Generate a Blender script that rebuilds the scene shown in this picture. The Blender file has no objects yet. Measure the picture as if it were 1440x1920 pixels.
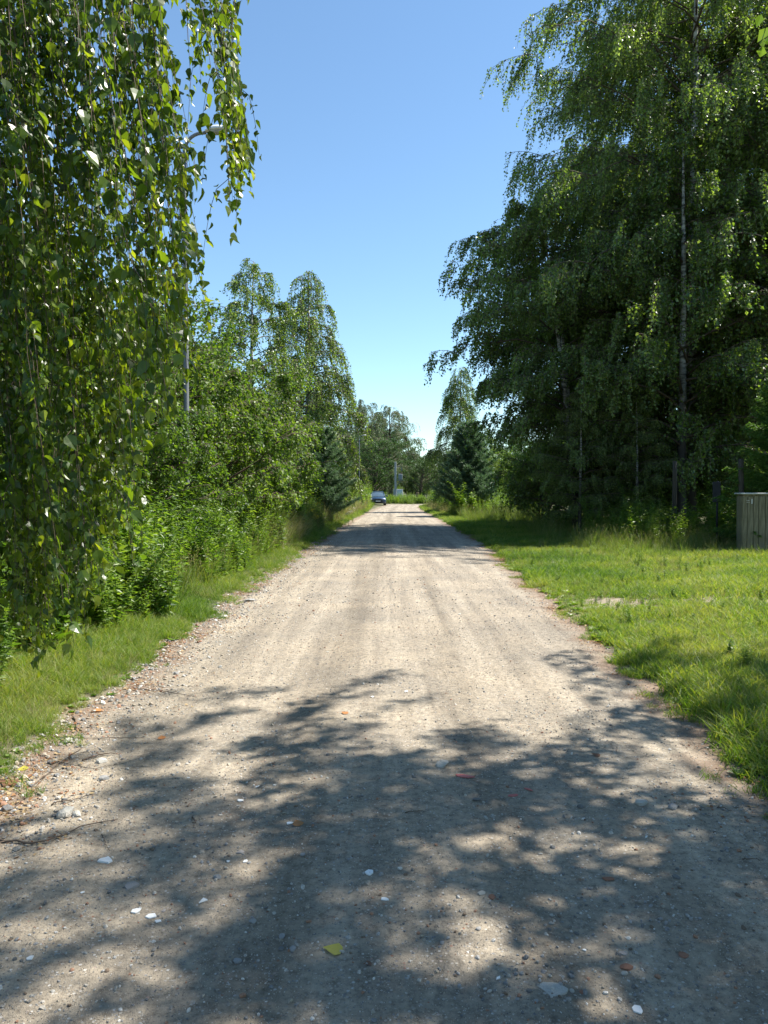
import bpy, math, random
import numpy as np
from mathutils import Matrix, Vector, Euler

PI = math.pi
rad = math.radians
scene = bpy.context.scene
COL = scene.collection

# ------------------------------------------------------------------ camera, sky, sun, exposure
CAM_Z = 1.55
cam_d = bpy.data.cameras.new('camera')
cam = bpy.data.objects.new('camera', cam_d)
COL.objects.link(cam)
cam.location = (0, 0, CAM_Z)
cam.rotation_euler = (rad(90 - 1.51), 0, 0)
cam_d.sensor_fit = 'VERTICAL'
cam_d.sensor_height = 24
cam_d.lens = 24 * 1443 / 1920
cam_d.clip_start = 0.05
cam_d.clip_end = 3000
scene.camera = cam

SUN_AZ, SUN_EL = 77, 55          # azimuth measured from +Y (forward) towards +X (right)
world = bpy.data.worlds.new('World')
scene.world = world
world.use_nodes = True
wn = world.node_tree
sky = wn.nodes.new('ShaderNodeTexSky')
sky.sky_type = 'NISHITA'
sky.sun_disc = False
sky.sun_elevation = rad(SUN_EL)
sky.sun_rotation = rad(SUN_AZ)
sky.altitude = 100
sky.air_density = 1.0
sky.dust_density = 0.1
sky.ozone_density = 2.2
tint = wn.nodes.new('ShaderNodeMix'); tint.data_type = 'RGBA'; tint.blend_type = 'MULTIPLY'
tint.inputs[0].default_value = 1
tint.inputs[7].default_value = (.87, .98, .98, 1)      # clear summer air, the whole sky alike
wn.links.new(sky.outputs[0], tint.inputs[6])
wn.links.new(tint.outputs[2], wn.nodes['Background'].inputs[0])
wn.nodes['Background'].inputs[1].default_value = 0.098

sun_d = bpy.data.lights.new('sun', 'SUN')
sun_d.energy = 4.9
sun_d.angle = rad(0.53)
sun_d.color = (1.0, 0.95, 0.87)
sun = bpy.data.objects.new('sun', sun_d)
COL.objects.link(sun)
sdir = Vector((math.sin(rad(SUN_AZ)) * math.cos(rad(SUN_EL)),
               math.cos(rad(SUN_AZ)) * math.cos(rad(SUN_EL)), math.sin(rad(SUN_EL))))
sun.rotation_euler = sdir.to_track_quat('Z', 'Y').to_euler()
sun.location = (20, 10, 40)

vs = scene.view_settings
vs.view_transform = 'Standard'
vs.look = 'None'
vs.exposure = 1.22
vs.gamma = 1
vs.use_curve_mapping = False
cy = scene.cycles
cy.max_bounces = 8
cy.diffuse_bounces = 3
cy.glossy_bounces = 2
cy.transmission_bounces = 5
cy.transparent_max_bounces = 6
cy.caustics_reflective = False
cy.caustics_refractive = False

F, CX, HY = 1443.0, 720.0, 922.0


def ground_pt(px, py):
    Y = CAM_Z * F / (py - HY)
    return (px - CX) * Y / F, Y


def at(px, py, Y):
    return Vector(((px - CX) * Y / F, Y, CAM_Z + (HY - py) * Y / F))


# ------------------------------------------------------------------ helpers: tagging
def tag(o, label=None, cat=None, group=None, kind=None):
    if label: o['label'] = label
    if cat: o['category'] = cat
    if group: o['group'] = group
    if kind: o['kind'] = kind
    return o


def empty(name, loc, rz=0):
    o = bpy.data.objects.new(name, None)
    o.empty_display_size = 0.3
    o.location = loc
    o.rotation_euler = (0, 0, rz)
    COL.objects.link(o)
    return o


def obj(name, me, parent=None, loc=None):
    o = bpy.data.objects.new(name, me)
    COL.objects.link(o)
    if parent: o.parent = parent
    if loc is not None: o.location = loc
    return o


def copy_tree(o, parent=None):
    c = o.copy()
    COL.objects.link(c)
    c.parent = parent
    for ch in list(o.children):
        copy_tree(ch, c)
    return c


# ------------------------------------------------------------------ helpers: mesh building with numpy
class MB:
    def __init__(self):
        self.V, self.T, self.M = [], [], []
        self.n = 0

    def add(self, V, T, mat=0):
        V = np.asarray(V, dtype=np.float32).reshape(-1, 3)
        T = np.asarray(T, dtype=np.int32)
        if T.ndim == 2 and T.shape[1] == 4:
            T = np.concatenate([T[:, [0, 1, 2]], T[:, [0, 2, 3]]])
        self.V.append(V)
        self.T.append(T.reshape(-1, 3) + self.n)
        self.M.append(np.full(len(T.reshape(-1, 3)), mat, dtype=np.int32))
        self.n += len(V)
        return self

    def mesh(self, name, mats, smooth=False):
        V = np.concatenate(self.V); T = np.concatenate(self.T); M = np.concatenate(self.M)
        me = bpy.data.meshes.new(name)
        me.vertices.add(len(V)); me.loops.add(len(T) * 3); me.polygons.add(len(T))
        me.vertices.foreach_set('co', V.ravel())
        me.loops.foreach_set('vertex_index', T.ravel())
        me.polygons.foreach_set('loop_start', np.arange(0, len(T) * 3, 3, dtype=np.int32))
        if not isinstance(mats, (list, tuple)): mats = [mats]
        for m in mats: me.materials.append(m)
        me.polygons.foreach_set('material_index', M)
        me.polygons.foreach_set('use_smooth', np.full(len(T), smooth))
        me.update(calc_edges=True)
        return me


def norm(a):
    return a / np.maximum(np.linalg.norm(a, axis=-1, keepdims=True), 1e-9)


def tubes(mb, P, R, k=4, mat=0):
    """P (M,n,3) paths, R (M,n) or (n,) radii"""
    P = np.asarray(P, dtype=np.float64)
    if P.ndim == 2: P = P[None]
    M, n, _ = P.shape
    R = np.broadcast_to(np.asarray(R, dtype=np.float64), (M, n))
    tan = np.gradient(P, axis=1) if n > 2 else np.repeat((P[:, 1:] - P[:, :1]), 2, axis=1)
    tan = norm(tan)
    mean = norm(P[:, -1] - P[:, 0])
    ref = np.where(np.abs(mean[:, 2:3]) > .8, np.array([[1., 0, 0]]), np.array([[0, 0, 1.]]))
    b = norm(np.cross(tan, ref[:, None, :])); c = np.cross(tan, b)
    a = np.arange(k) * 2 * PI / k
    V = P[:, :, None, :] + R[:, :, None, None] * (np.cos(a)[None, None, :, None] * b[:, :, None, :] + np.sin(a)[None, None, :, None] * c[:, :, None, :])
    i = np.arange(n - 1)[:, None]; j = np.arange(k)[None, :]
    q = np.stack([i * k + j, i * k + (j + 1) % k, (i + 1) * k + (j + 1) % k, (i + 1) * k + j], -1).reshape(-1, 4)
    q = (q[None] + (np.arange(M) * n * k)[:, None, None]).reshape(-1, 4)
    mb.add(V.reshape(-1, 3), q, mat)
    # end caps
    if k > 3:
        cap0 = np.array([[0, t + 1, t] for t in range(1, k - 1)])
        cap1 = np.array([[0, t, t + 1] for t in range(1, k - 1)]) + (n - 1) * k
        caps = np.concatenate([cap0, cap1])
        caps = (caps[None] + (np.arange(M) * n * k)[:, None, None]).reshape(-1, 3)
        mb.T.append((caps + mb.n - M * n * k).astype(np.int32))
        mb.M.append(np.full(len(caps), mat, dtype=np.int32))


# leaf templates: (verts in width, length, lift), tris
LEAF_KITE = (np.array([[0, 0, 0], [.36, .38, .10], [0, 1, 0.02], [-.36, .38, .10]]), np.array([[0, 1, 2], [0, 2, 3]]))
LEAF_BIRCH = (np.array([[0, 0, 0], [.24, .07, .05], [.40, .30, .09], [.27, .56, .07], [.12, .80, .03], [0, 1, -.05],
                        [-.12, .80, .03], [-.27, .56, .07], [-.40, .30, .09], [-.24, .07, .05], [0, .45, 0]]),
              np.array([[10, 0, 1], [10, 1, 2], [10, 2, 3], [10, 3, 4], [10, 4, 5], [10, 5, 6], [10, 6, 7], [10, 7, 8], [10, 8, 9], [10, 9, 0]]))
LEAF_LANCE = (np.array([[0, 0, 0], [.13, .35, .05], [0, 1, -.12], [-.13, .35, .05]]), np.array([[0, 1, 2], [0, 2, 3]]))
NEEDLE = (np.array([[-.5, 0, 0], [.5, 0, 0], [0, 1, 0]]), np.array([[0, 1, 2]]))


def leaves(mb, P, D, N, S, tpl=LEAF_KITE, wid=1.0, mat=0):
    D = norm(D); B = norm(np.cross(D, N)); N = np.cross(B, D)
    tv, tt = tpl
    S = np.broadcast_to(np.asarray(S, dtype=np.float64), (len(P),))[:, None, None]
    V = P[:, None, :] + S * (tv[None, :, 0:1] * wid * B[:, None] + tv[None, :, 1:2] * D[:, None] + tv[None, :, 2:3] * N[:, None])
    T = (tt[None] + (np.arange(len(P)) * len(tv))[:, None, None]).reshape(-1, 3)
    mb.add(V.reshape(-1, 3), T, mat)


def rnd_unit(rng, n):
    return norm(rng.normal(size=(n, 3)))


# ------------------------------------------------------------------ materials
def new_mat(name):
    m = bpy.data.materials.new(name)
    m.use_nodes = True
    nt = m.node_tree
    return m, nt, nt.nodes['Principled BSDF'], nt.nodes['Material Output']


def ramp(nt, fac, stops):
    r = nt.nodes.new('ShaderNodeValToRGB')
    e = r.color_ramp.elements
    while len(e) < len(stops): e.new(0.5)
    for el, (p, c) in zip(e, stops):
        el.position = p
        el.color = (*c, 1)
    nt.links.new(fac, r.inputs[0])
    return r


def noise(nt, scale, detail=4, rough=.6, vec=None, dim='3D'):
    n = nt.nodes.new('ShaderNodeTexNoise')
    n.inputs['Scale'].default_value = scale
    n.inputs['Detail'].default_value = detail
    n.inputs['Roughness'].default_value = rough
    if vec is not None: nt.links.new(vec, n.inputs['Vector'])
    return n


def mapping(nt, src, scale):
    mp = nt.nodes.new('ShaderNodeMapping')
    mp.inputs['Scale'].default_value = scale
    nt.links.new(src, mp.inputs['Vector'])
    return mp


def geo_pos(nt):
    return nt.nodes.new('ShaderNodeNewGeometry').outputs['Position']


def foliage_mat(name, cols, rough=.45, spec=.4, trans=.4, tcol=(1.5, 1.5, .6), big=.35, amp=1.1):
    """cols: list of leaf base colours; random per leaf island, drifting slowly through the crown"""
    if cols[0][1] > cols[0][0] * 1.25:
        cols = [(a * 1.02, b * 1.12, c * 1.0) for a, b, c in cols]
        tcol = (tcol[0] * .93, tcol[1] * 1.06, tcol[2])
    m, nt, bs, out = new_mat(name)
    g = nt.nodes.new('ShaderNodeNewGeometry')
    oi = nt.nodes.new('ShaderNodeObjectInfo')
    nz = noise(nt, big, 2, .5, g.outputs['Position'])
    ad = nt.nodes.new('ShaderNodeMath'); ad.operation = 'MULTIPLY_ADD'
    nt.links.new(nz.outputs[0], ad.inputs[0]); ad.inputs[1].default_value = amp
    ad.inputs[2].default_value = -amp / 2
    a2 = nt.nodes.new('ShaderNodeMath'); a2.operation = 'ADD'
    nt.links.new(ad.outputs[0], a2.inputs[0]); nt.links.new(g.outputs['Random Per Island'], a2.inputs[1])
    a3 = nt.nodes.new('ShaderNodeMath'); a3.operation = 'MULTIPLY_ADD'
    nt.links.new(oi.outputs['Random'], a3.inputs[0]); a3.inputs[1].default_value = .24
    nt.links.new(a2.outputs[0], a3.inputs[2])
    n = len(cols)
    r = ramp(nt, a3.outputs[0], [(i / max(n - 1, 1) * .9 + .08, c) for i, c in enumerate(cols)])
    nt.links.new(r.outputs[0], bs.inputs['Base Color'])
    bs.inputs['Roughness'].default_value = rough
    bs.inputs['Specular IOR Level'].default_value = spec
    tr = nt.nodes.new('ShaderNodeBsdfTranslucent')
    mx = nt.nodes.new('ShaderNodeMix'); mx.data_type = 'RGBA'; mx.blend_type = 'MULTIPLY'
    mx.inputs[0].default_value = 1
    nt.links.new(r.outputs[0], mx.inputs[6]); mx.inputs[7].default_value = (*tcol, 1)
    nt.links.new(mx.outputs[2], tr.inputs[0])
    ms = nt.nodes.new('ShaderNodeMixShader'); ms.inputs[0].default_value = trans
    nt.links.new(bs.outputs[0], ms.inputs[1]); nt.links.new(tr.outputs[0], ms.inputs[2])
    nt.links.new(ms.outputs[0], out.inputs[0])
    return m


def plain_mat(name, c1, c2, scale=8, rough=.7, bump=.3, stretch=(1, 1, 1), spec=.3, metal=0, bscale=None):
    m, nt, bs, out = new_mat(name)
    tc = nt.nodes.new('ShaderNodeTexCoord')
    mp = mapping(nt, tc.outputs['Object'], stretch)
    nz = noise(nt, scale, 6, .65, mp.outputs[0])
    r = ramp(nt, nz.outputs[0], [(.3, c1), (.7, c2)])
    nt.links.new(r.outputs[0], bs.inputs['Base Color'])
    bs.inputs['Roughness'].default_value = rough
    bs.inputs['Metallic'].default_value = metal
    bs.inputs['Specular IOR Level'].default_value = spec
    if bump:
        b = nt.nodes.new('ShaderNodeBump'); b.inputs['Strength'].default_value = bump
        b.inputs['Distance'].default_value = .01
        nt.links.new(nz.outputs[0], b.inputs['Height']); nt.links.new(b.outputs[0], bs.inputs['Normal'])
    return m


def stone_mat(name, cols, rough=.85):
    m, nt, bs, out = new_mat(name)
    oi = nt.nodes.new('ShaderNodeObjectInfo')
    n = len(cols)
    r = ramp(nt, oi.outputs['Random'], [(i / n, c) for i, c in enumerate(cols)])
    r.color_ramp.interpolation = 'CONSTANT'
    tc = nt.nodes.new('ShaderNodeTexCoord')
    nz = noise(nt, 3.0, 6, .7, tc.outputs['Object'])
    r2 = ramp(nt, nz.outputs[0], [(.3, (.62, .62, .62)), (.7, (1.25, 1.22, 1.18))])
    mx = nt.nodes.new('ShaderNodeMix'); mx.data_type = 'RGBA'; mx.blend_type = 'MULTIPLY'; mx.inputs[0].default_value = 1
    nt.links.new(r.outputs[0], mx.inputs[6]); nt.links.new(r2.outputs[0], mx.inputs[7])
    nt.links.new(mx.outputs[2], bs.inputs['Base Color'])
    bs.inputs['Roughness'].default_value = rough
    b = nt.nodes.new('ShaderNodeBump'); b.inputs['Strength'].default_value = .5; b.inputs['Distance'].default_value = .01
    nt.links.new(nz.outputs[0], b.inputs['Height']); nt.links.new(b.outputs[0], bs.inputs['Normal'])
    return m


M = {}
M['birch_near'] = foliage_mat('near_birch_leaf', [(.034, .066, .014), (.070, .118, .017), (.105, .16, .020), (.17, .21, .03)], .33, .7, .57, (2.3, 1.75, .45), .9)
M['birch'] = foliage_mat('birch_leaf', [(.056, .092, .020), (.100, .148, .027), (.145, .19, .040), (.22, .26, .10)], .38, .8, .5, (1.7, 1.6, .55))
M['birch_light'] = foliage_mat('light_birch_leaf', [(.045, .085, .018), (.078, .132, .022), (.11, .17, .028), (.16, .21, .05)], .45, .45, .45, (1.8, 1.65, .45))
M['shrub'] = foliage_mat('shrub_leaf', [(.045, .085, .018), (.078, .132, .022), (.11, .165, .028), (.15, .20, .045)], .45, .45, .45, (1.8, 1.65, .45))
M['willow'] = foliage_mat('willow_leaf', [(.09, .12, .06), (.125, .16, .08), (.165, .20, .11)], .5, .5, .3, (1.3, 1.4, .7), .2)
M['dark_leaf'] = foliage_mat('dark_leaf', [(.03, .062, .018), (.05, .09, .026), (.075, .12, .036)], .5, .4, .3, (1.4, 1.5, .6))
M['pine'] = foliage_mat('pine_needle', [(.075, .112, .065), (.108, .155, .095), (.15, .20, .13)], .5, .4, .28, (1.2, 1.3, .8), .6)
M['spruce'] = foliage_mat('spruce_needle', [(.055, .11, .026), (.10, .165, .038), (.16, .23, .055)], .5, .35, .38, (1.4, 1.5, .6), 1.2)
M['grass'] = foliage_mat('grass_blade', [(.050, .095, .018), (.085, .150, .022), (.125, .19, .030), (.18, .225, .050), (.26, .25, .10)], .5, .4, .48, (1.8, 1.6, .35), .45, 2.2)
M['grass_tall'] = foliage_mat('tall_grass_blade', [(.06, .10, .02), (.10, .15, .030), (.15, .19, .05), (.22, .225, .09)], .5, .35, .45, (1.7, 1.55, .45), .5)
M['dry'] = foliage_mat('dry_grass', [(.18, .20, .06), (.28, .27, .10), (.40, .36, .18)], .7, .2, .3, (1.2, 1.1, .8), .5)
M['weed'] = foliage_mat('weed_leaf', [(.045, .085, .018), (.085, .145, .024), (.13, .19, .032), (.19, .235, .06)], .42, .5, .48, (1.7, 1.6, .45), .8, 1.6)
M['yellow'] = foliage_mat('yellow_flower', [(.6, .42, .02), (.75, .58, .04)], .6, .2, .3, (1, 1, .6))
M['white_fl'] = foliage_mat('white_flower', [(.5, .5, .42), (.7, .7, .62)], .6, .2, .3, (1, 1, 1))
M['litter'] = foliage_mat('dry_litter', [(.12, .05, .025), (.23, .10, .05), (.30, .17, .08), (.38, .28, .15)], .7, .2, .15, (1.1, 1, .8), 1)
M['twig'] = plain_mat('twig_bark', (.07, .05, .035), (.16, .12, .09), 20, .8)
M['hang_twig'] = plain_mat('hanging_twig', (.07, .05, .035), (.15, .11, .08), 20, .6)
M['bark_dark'] = plain_mat('dark_bark', (.035, .03, .025), (.11, .09, .07), 10, .9, .6, (1, 1, .25))
M['wood_post'] = plain_mat('weathered_post', (.04, .034, .026), (.10, .085, .065), 12, .9, .5, (1, 1, .1))
M['white_shard'] = plain_mat('glazed_ceramic', (.62, .62, .60), (.80, .80, .78), 30, .35, .05)
M['pale_stone'] = plain_mat('pale_stone', (.34, .32, .28), (.50, .48, .43), 25, .85, .6)
M['grey_stone'] = plain_mat('grey_stone', (.20, .20, .20), (.40, .39, .37), 30, .85, .6)
M['dark_stone'] = plain_mat('dark_stone', (.10, .10, .10), (.22, .215, .20), 30, .85, .6)
M['brown_stone'] = plain_mat('brown_stone', (.12, .085, .06), (.24, .18, .13), 30, .85, .6)
M['grey_tile'] = plain_mat('grey_shard', (.25, .22, .20), (.34, .31, .28), 14, .7, .2, (1, 6, 1))
M['brick'] = plain_mat('brick_fragment', (.24, .11, .07), (.36, .19, .12), 30, .9, .6)
M['red'] = plain_mat('red_plastic', (.34, .07, .06), (.50, .16, .14), 60, .5, .1)
M['stones'] = stone_mat('gravel_stone', [(.27, .255, .23), (.36, .335, .29), (.20, .20, .20), (.46, .43, .38), (.32, .28, .22), (.15, .15, .15), (.36, .355, .34), (.40, .34, .27), (.58, .56, .52), (.24, .225, .20), (.30, .17, .11), (.30, .30, .285)])
M['sandgrit'] = stone_mat('sand_grit', [(.36, .31, .25), (.28, .25, .21), (.42, .37, .30), (.17, .155, .14), (.33, .28, .22), (.5, .47, .42), (.22, .19, .16)])


def birch_bark():
    m, nt, bs, out = new_mat('birch_bark')
    tc = nt.nodes.new('ShaderNodeTexCoord')
    mp = mapping(nt, tc.outputs['Object'], (2.2, 2.2, 7))
    nz = noise(nt, 1.6, 5, .7, mp.outputs[0])
    r = ramp(nt, nz.outputs[0], [(.40, (.05, .045, .04)), (.50, (.38, .35, .31)), (.62, (.66, .63, .57))])
    # the foot of the trunk is dark and furrowed
    sp = nt.nodes.new('ShaderNodeSeparateXYZ'); nt.links.new(tc.outputs['Object'], sp.inputs[0])
    n2 = noise(nt, 3, 4, .6, tc.outputs['Object'])
    mm = nt.nodes.new('ShaderNodeMath'); mm.operation = 'MULTIPLY_ADD'
    nt.links.new(n2.outputs[0], mm.inputs[0]); mm.inputs[1].default_value = 3.0
    nt.links.new(sp.outputs[2], mm.inputs[2])
    mr = nt.nodes.new('ShaderNodeMapRange'); nt.links.new(mm.outputs[0], mr.inputs[0])
    mr.inputs[1].default_value = 4.2; mr.inputs[2].default_value = 7.2
    mx = nt.nodes.new('ShaderNodeMix'); mx.data_type = 'RGBA'
    nt.links.new(mr.outputs[0], mx.inputs[0]); mx.inputs[6].default_value = (.06, .05, .042, 1)
    nt.links.new(r.outputs[0], mx.inputs[7])
    nt.links.new(mx.outputs[2], bs.inputs['Base Color'])
    bs.inputs['Roughness'].default_value = .75
    b = nt.nodes.new('ShaderNodeBump'); b.inputs['Strength'].default_value = .5; b.inputs['Distance'].default_value = .02
    nt.links.new(nz.outputs[0], b.inputs['Height']); nt.links.new(b.outputs[0], bs.inputs['Normal'])
    return m


M['birch_bark'] = birch_bark()

# ------------------------------------------------------------------ terrain: road edges and heights
EL = np.array([(-30, -2.15), (0, -2.1), (4, -2.05), (5.2, -2.13), (7.8, -2.1), (9.8, -2.17), (12.9, -2.22), (19, -2.1), (28.7, -1.95),
               (45, -1.6), (59, -1.2), (75, -.5), (84, 0.0), (92, .3)])
ER = np.array([(-30, 2.0), (0, 2.0), (4.4, 2.03), (5.4, 2.10), (6.3, 2.17), (7.03, 2.17), (8.7, 2.27), (10.2, 2.36), (13.3, 2.47), (17.6, 2.72),
               (22.4, 3.05), (32, 3.0), (46.6, 3.15), (57, 3.1), (74.6, 3.4), (84, 4.0), (92, 5.5)])


def wob(y, s):
    return .05 * np.sin(y * 2.1 + s) + .04 * np.sin(y * 5.3 + s * 2.3) + .03 * np.sin(y * 11.7 + s * 1.7) + .02 * np.sin(y * 23 + s)


def left_edge(y): return np.interp(y, EL[:, 0], EL[:, 1]) + wob(np.asarray(y, float), .7)
def right_edge(y): return np.interp(y, ER[:, 0], ER[:, 1]) + wob(np.asarray(y, float), 3.1)


def fbm(x, y, s=1.0, seed=0.0):
    v = 0; a = 1; f = s
    for i in range(5):
        v = v + a * np.sin(x * f * 1.3 + 1.7 * i + seed + 1.1 * np.sin(y * f * .9 + i + seed)) * np.cos(y * f * 1.1 + 2.3 * i + seed * 1.3 + .9 * np.sin(x * f * .8 + i))
        a *= .55; f *= 2.03
    return v


def edge_dist(x, y):
    """distance outside the road, negative inside"""
    d = np.maximum(left_edge(y) - x, x - right_edge(y))
    cross = np.abs(y - 90.0) - 2.6           # the cross road at the far end
    cross = np.where((x > 0.2) | (x < -9), cross, 99)
    return np.minimum(np.where(y < 92, d, 99), cross)


def gz(x, y):
    x = np.asarray(x, float); y = np.asarray(y, float)
    d = edge_dist(x, y)
    side = np.where(x < 0, 1.0, .4)
    t = np.clip(d / 3.0, 0, 1)
    z = np.where(d < 0, np.maximum(d * .10, -.05), .035 * np.clip(d / .25, 0, 1) + side * .20 * t * t * (3 - 2 * t))
    z = z + np.where(d > 0.2, .03 * fbm(x, y, .9), 0) * np.clip(d, 0, 1)
    return z


def road_z(x, y):
    x = np.asarray(x, float); y = np.asarray(y, float)
    L = left_edge(y); R = right_edge(y)
    c = (x - L) / (R - L)
    crown = .02 * (1 - (2 * np.clip(c, 0, 1) - 1) ** 2)
    tracks = -.010 * np.exp(-((c - .30) / .07) ** 2) - .010 * np.exp(-((c - .70) / .07) ** 2)
    z = .002 + crown + tracks + .004 * fbm(x, y * .45, 1.6, 2) + .0012 * fbm(x, y, 11, 5)
    out = np.maximum(np.maximum(L - x, x - R), 0)
    return z - out * .25


def surf(x, y):
    return np.maximum(gz(x, y), road_z(x, y))


def grid_mesh(name, xs_fn, ys, nx, zfn, mat):
    u = np.linspace(0, 1, nx)
    Y = np.repeat(ys[:, None], nx, 1)
    X = np.broadcast_to(xs_fn(u[None, :], Y), Y.shape)
    Z = zfn(X, Y)
    V = np.stack([X, Y, Z], -1).reshape(-1, 3)
    ny = len(ys)
    i = np.arange(ny - 1)[:, None]; j = np.arange(nx - 1)[None, :]
    q = np.stack([i * nx + j, i * nx + j + 1, (i + 1) * nx + j + 1, (i + 1) * nx + j], -1).reshape(-1, 4)
    return MB().add(V, q).mesh(name, mat, smooth=True)


def road_material():
    m, nt, bs, out = new_mat('gravel_road')
    P = geo_pos(nt)
    tr = mapping(nt, P, (2.6, .10, 1))                 # streaks along the driving direction
    streak = noise(nt, 1.5, 7, .68, tr.outputs[0])
    n1 = noise(nt, .9, 6, .6, P)
    n2 = noise(nt, 28, 5, .75, P)
    n3 = noise(nt, 150, 3, .7, P)
    r1 = ramp(nt, streak.outputs[0], [(.36, (.252, .216, .168)), (.50, (.335, .287, .220)), (.62, (.40, .346, .268))])
    r2 = ramp(nt, n1.outputs[0], [(.38, (.74, .75, .77)), (.62, (1.08, 1.06, 1.03))])
    mx = nt.nodes.new('ShaderNodeMix'); mx.data_type = 'RGBA'; mx.blend_type = 'MULTIPLY'; mx.inputs[0].default_value = .8
    nt.links.new(r1.outputs[0], mx.inputs[6]); nt.links.new(r2.outputs[0], mx.inputs[7])
    r3 = ramp(nt, n2.outputs[0], [(.34, (.50, .49, .48)), (.48, (.92, .92, .92)), (.64, (1.25, 1.23, 1.2))])
    mx2 = nt.nodes.new('ShaderNodeMix'); mx2.data_type = 'RGBA'; mx2.blend_type = 'MULTIPLY'; mx2.inputs[0].default_value = .85
    nt.links.new(mx.outputs[2], mx2.inputs[6]); nt.links.new(r3.outputs[0], mx2.inputs[7])
    # fine stones sunk in the surface
    vo = nt.nodes.new('ShaderNodeTexVoronoi'); vo.inputs['Scale'].default_value = 75
    nt.links.new(P, vo.inputs['Vector'])
    sep = nt.nodes.new('ShaderNodeSeparateColor'); nt.links.new(vo.outputs['Color'], sep.inputs[0])
    rs = ramp(nt, sep.outputs[0], [(0, (.16, .16, .165)), (.25, (.30, .28, .25)), (.55, (.40, .36, .30)), (.85, (.50, .48, .44)), (.97, (.28, .15, .10))])
    g1 = nt.nodes.new('ShaderNodeMath'); g1.operation = 'GREATER_THAN'; g1.inputs[1].default_value = .80
    nt.links.new(sep.outputs[1], g1.inputs[0])
    g2 = nt.nodes.new('ShaderNodeMath'); g2.operation = 'LESS_THAN'; g2.inputs[1].default_value = .38
    nt.links.new(vo.outputs['Distance'], g2.inputs[0])
    gm = nt.nodes.new('ShaderNodeMath'); gm.operation = 'MULTIPLY'
    nt.links.new(g1.outputs[0], gm.inputs[0]); nt.links.new(g2.outputs[0], gm.inputs[1])
    mx3 = nt.nodes.new('ShaderNodeMix'); mx3.data_type = 'RGBA'
    nt.links.new(gm.outputs[0], mx3.inputs[0]); nt.links.new(mx2.outputs[2], mx3.inputs[6]); nt.links.new(rs.outputs[0], mx3.inputs[7])
    # reddish-brown litter stain along both edges
    at_ = nt.nodes.new('ShaderNodeAttribute'); at_.attribute_name = 'edge'
    ne = noise(nt, 3.2, 5, .7, P)
    ma = nt.nodes.new('ShaderNodeMath'); ma.operation = 'MULTIPLY_ADD'
    nt.links.new(ne.outputs[0], ma.inputs[0]); ma.inputs[1].default_value = 1.4; nt.links.new(at_.outputs['Fac'], ma.inputs[2])
    mr = nt.nodes.new('ShaderNodeMapRange'); nt.links.new(ma.outputs[0], mr.inputs[0])
    mr.inputs[1].default_value = 1.15; mr.inputs[2].default_value = 1.75; mr.inputs[4].default_value = .75
    mx4 = nt.nodes.new('ShaderNodeMix'); mx4.data_type = 'RGBA'
    nt.links.new(mr.outputs[0], mx4.inputs[0]); nt.links.new(mx3.outputs[2], mx4.inputs[6]); mx4.inputs[7].default_value = (.19, .125, .085, 1)
    nt.links.new(mx4.outputs[2], bs.inputs['Base Color'])
    bs.inputs['Roughness'].default_value = .93
    bs.inputs['Specular IOR Level'].default_value = .2
    ln = nt.nodes.new('ShaderNodeAttribute'); ln.attribute_name = 'lane'
    nl = noise(nt, 1.1, 4, .6, mapping(nt, P, (1.6, .35, 1)).outputs[0])
    lm = nt.nodes.new('ShaderNodeMath'); lm.operation = 'MULTIPLY'
    nt.links.new(ln.outputs['Fac'], lm.inputs[0]); nt.links.new(nl.outputs[0], lm.inputs[1])
    mx5 = nt.nodes.new('ShaderNodeMix'); mx5.data_type = 'RGBA'; mx5.blend_type = 'MULTIPLY'
    nt.links.new(lm.outputs[0], mx5.inputs[0]); nt.links.new(mx4.outputs[2], mx5.inputs[6]); mx5.inputs[7].default_value = (.48, .46, .43, 1)
    nt.links.new(mx5.outputs[2], bs.inputs['Base Color'])
    # relief
    b1 = nt.nodes.new('ShaderNodeBump'); b1.inputs['Strength'].default_value = .8; b1.inputs['Distance'].default_value = .014
    nt.links.new(n2.outputs[0], b1.inputs['Height'])
    b2 = nt.nodes.new('ShaderNodeBump'); b2.inputs['Strength'].default_value = .8; b2.inputs['Distance'].default_value = .005
    nt.links.new(n3.outputs[0], b2.inputs['Height']); nt.links.new(b1.outputs[0], b2.inputs['Normal'])
    b3 = nt.nodes.new('ShaderNodeBump'); b3.inputs['Strength'].default_value = .6; b3.inputs['Distance'].default_value = .005
    nt.links.new(gm.outputs[0], b3.inputs['Height']); nt.links.new(b2.outputs[0], b3.inputs['Normal'])
    nt.links.new(b3.outputs[0], bs.inputs['Normal'])
    return m


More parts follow.
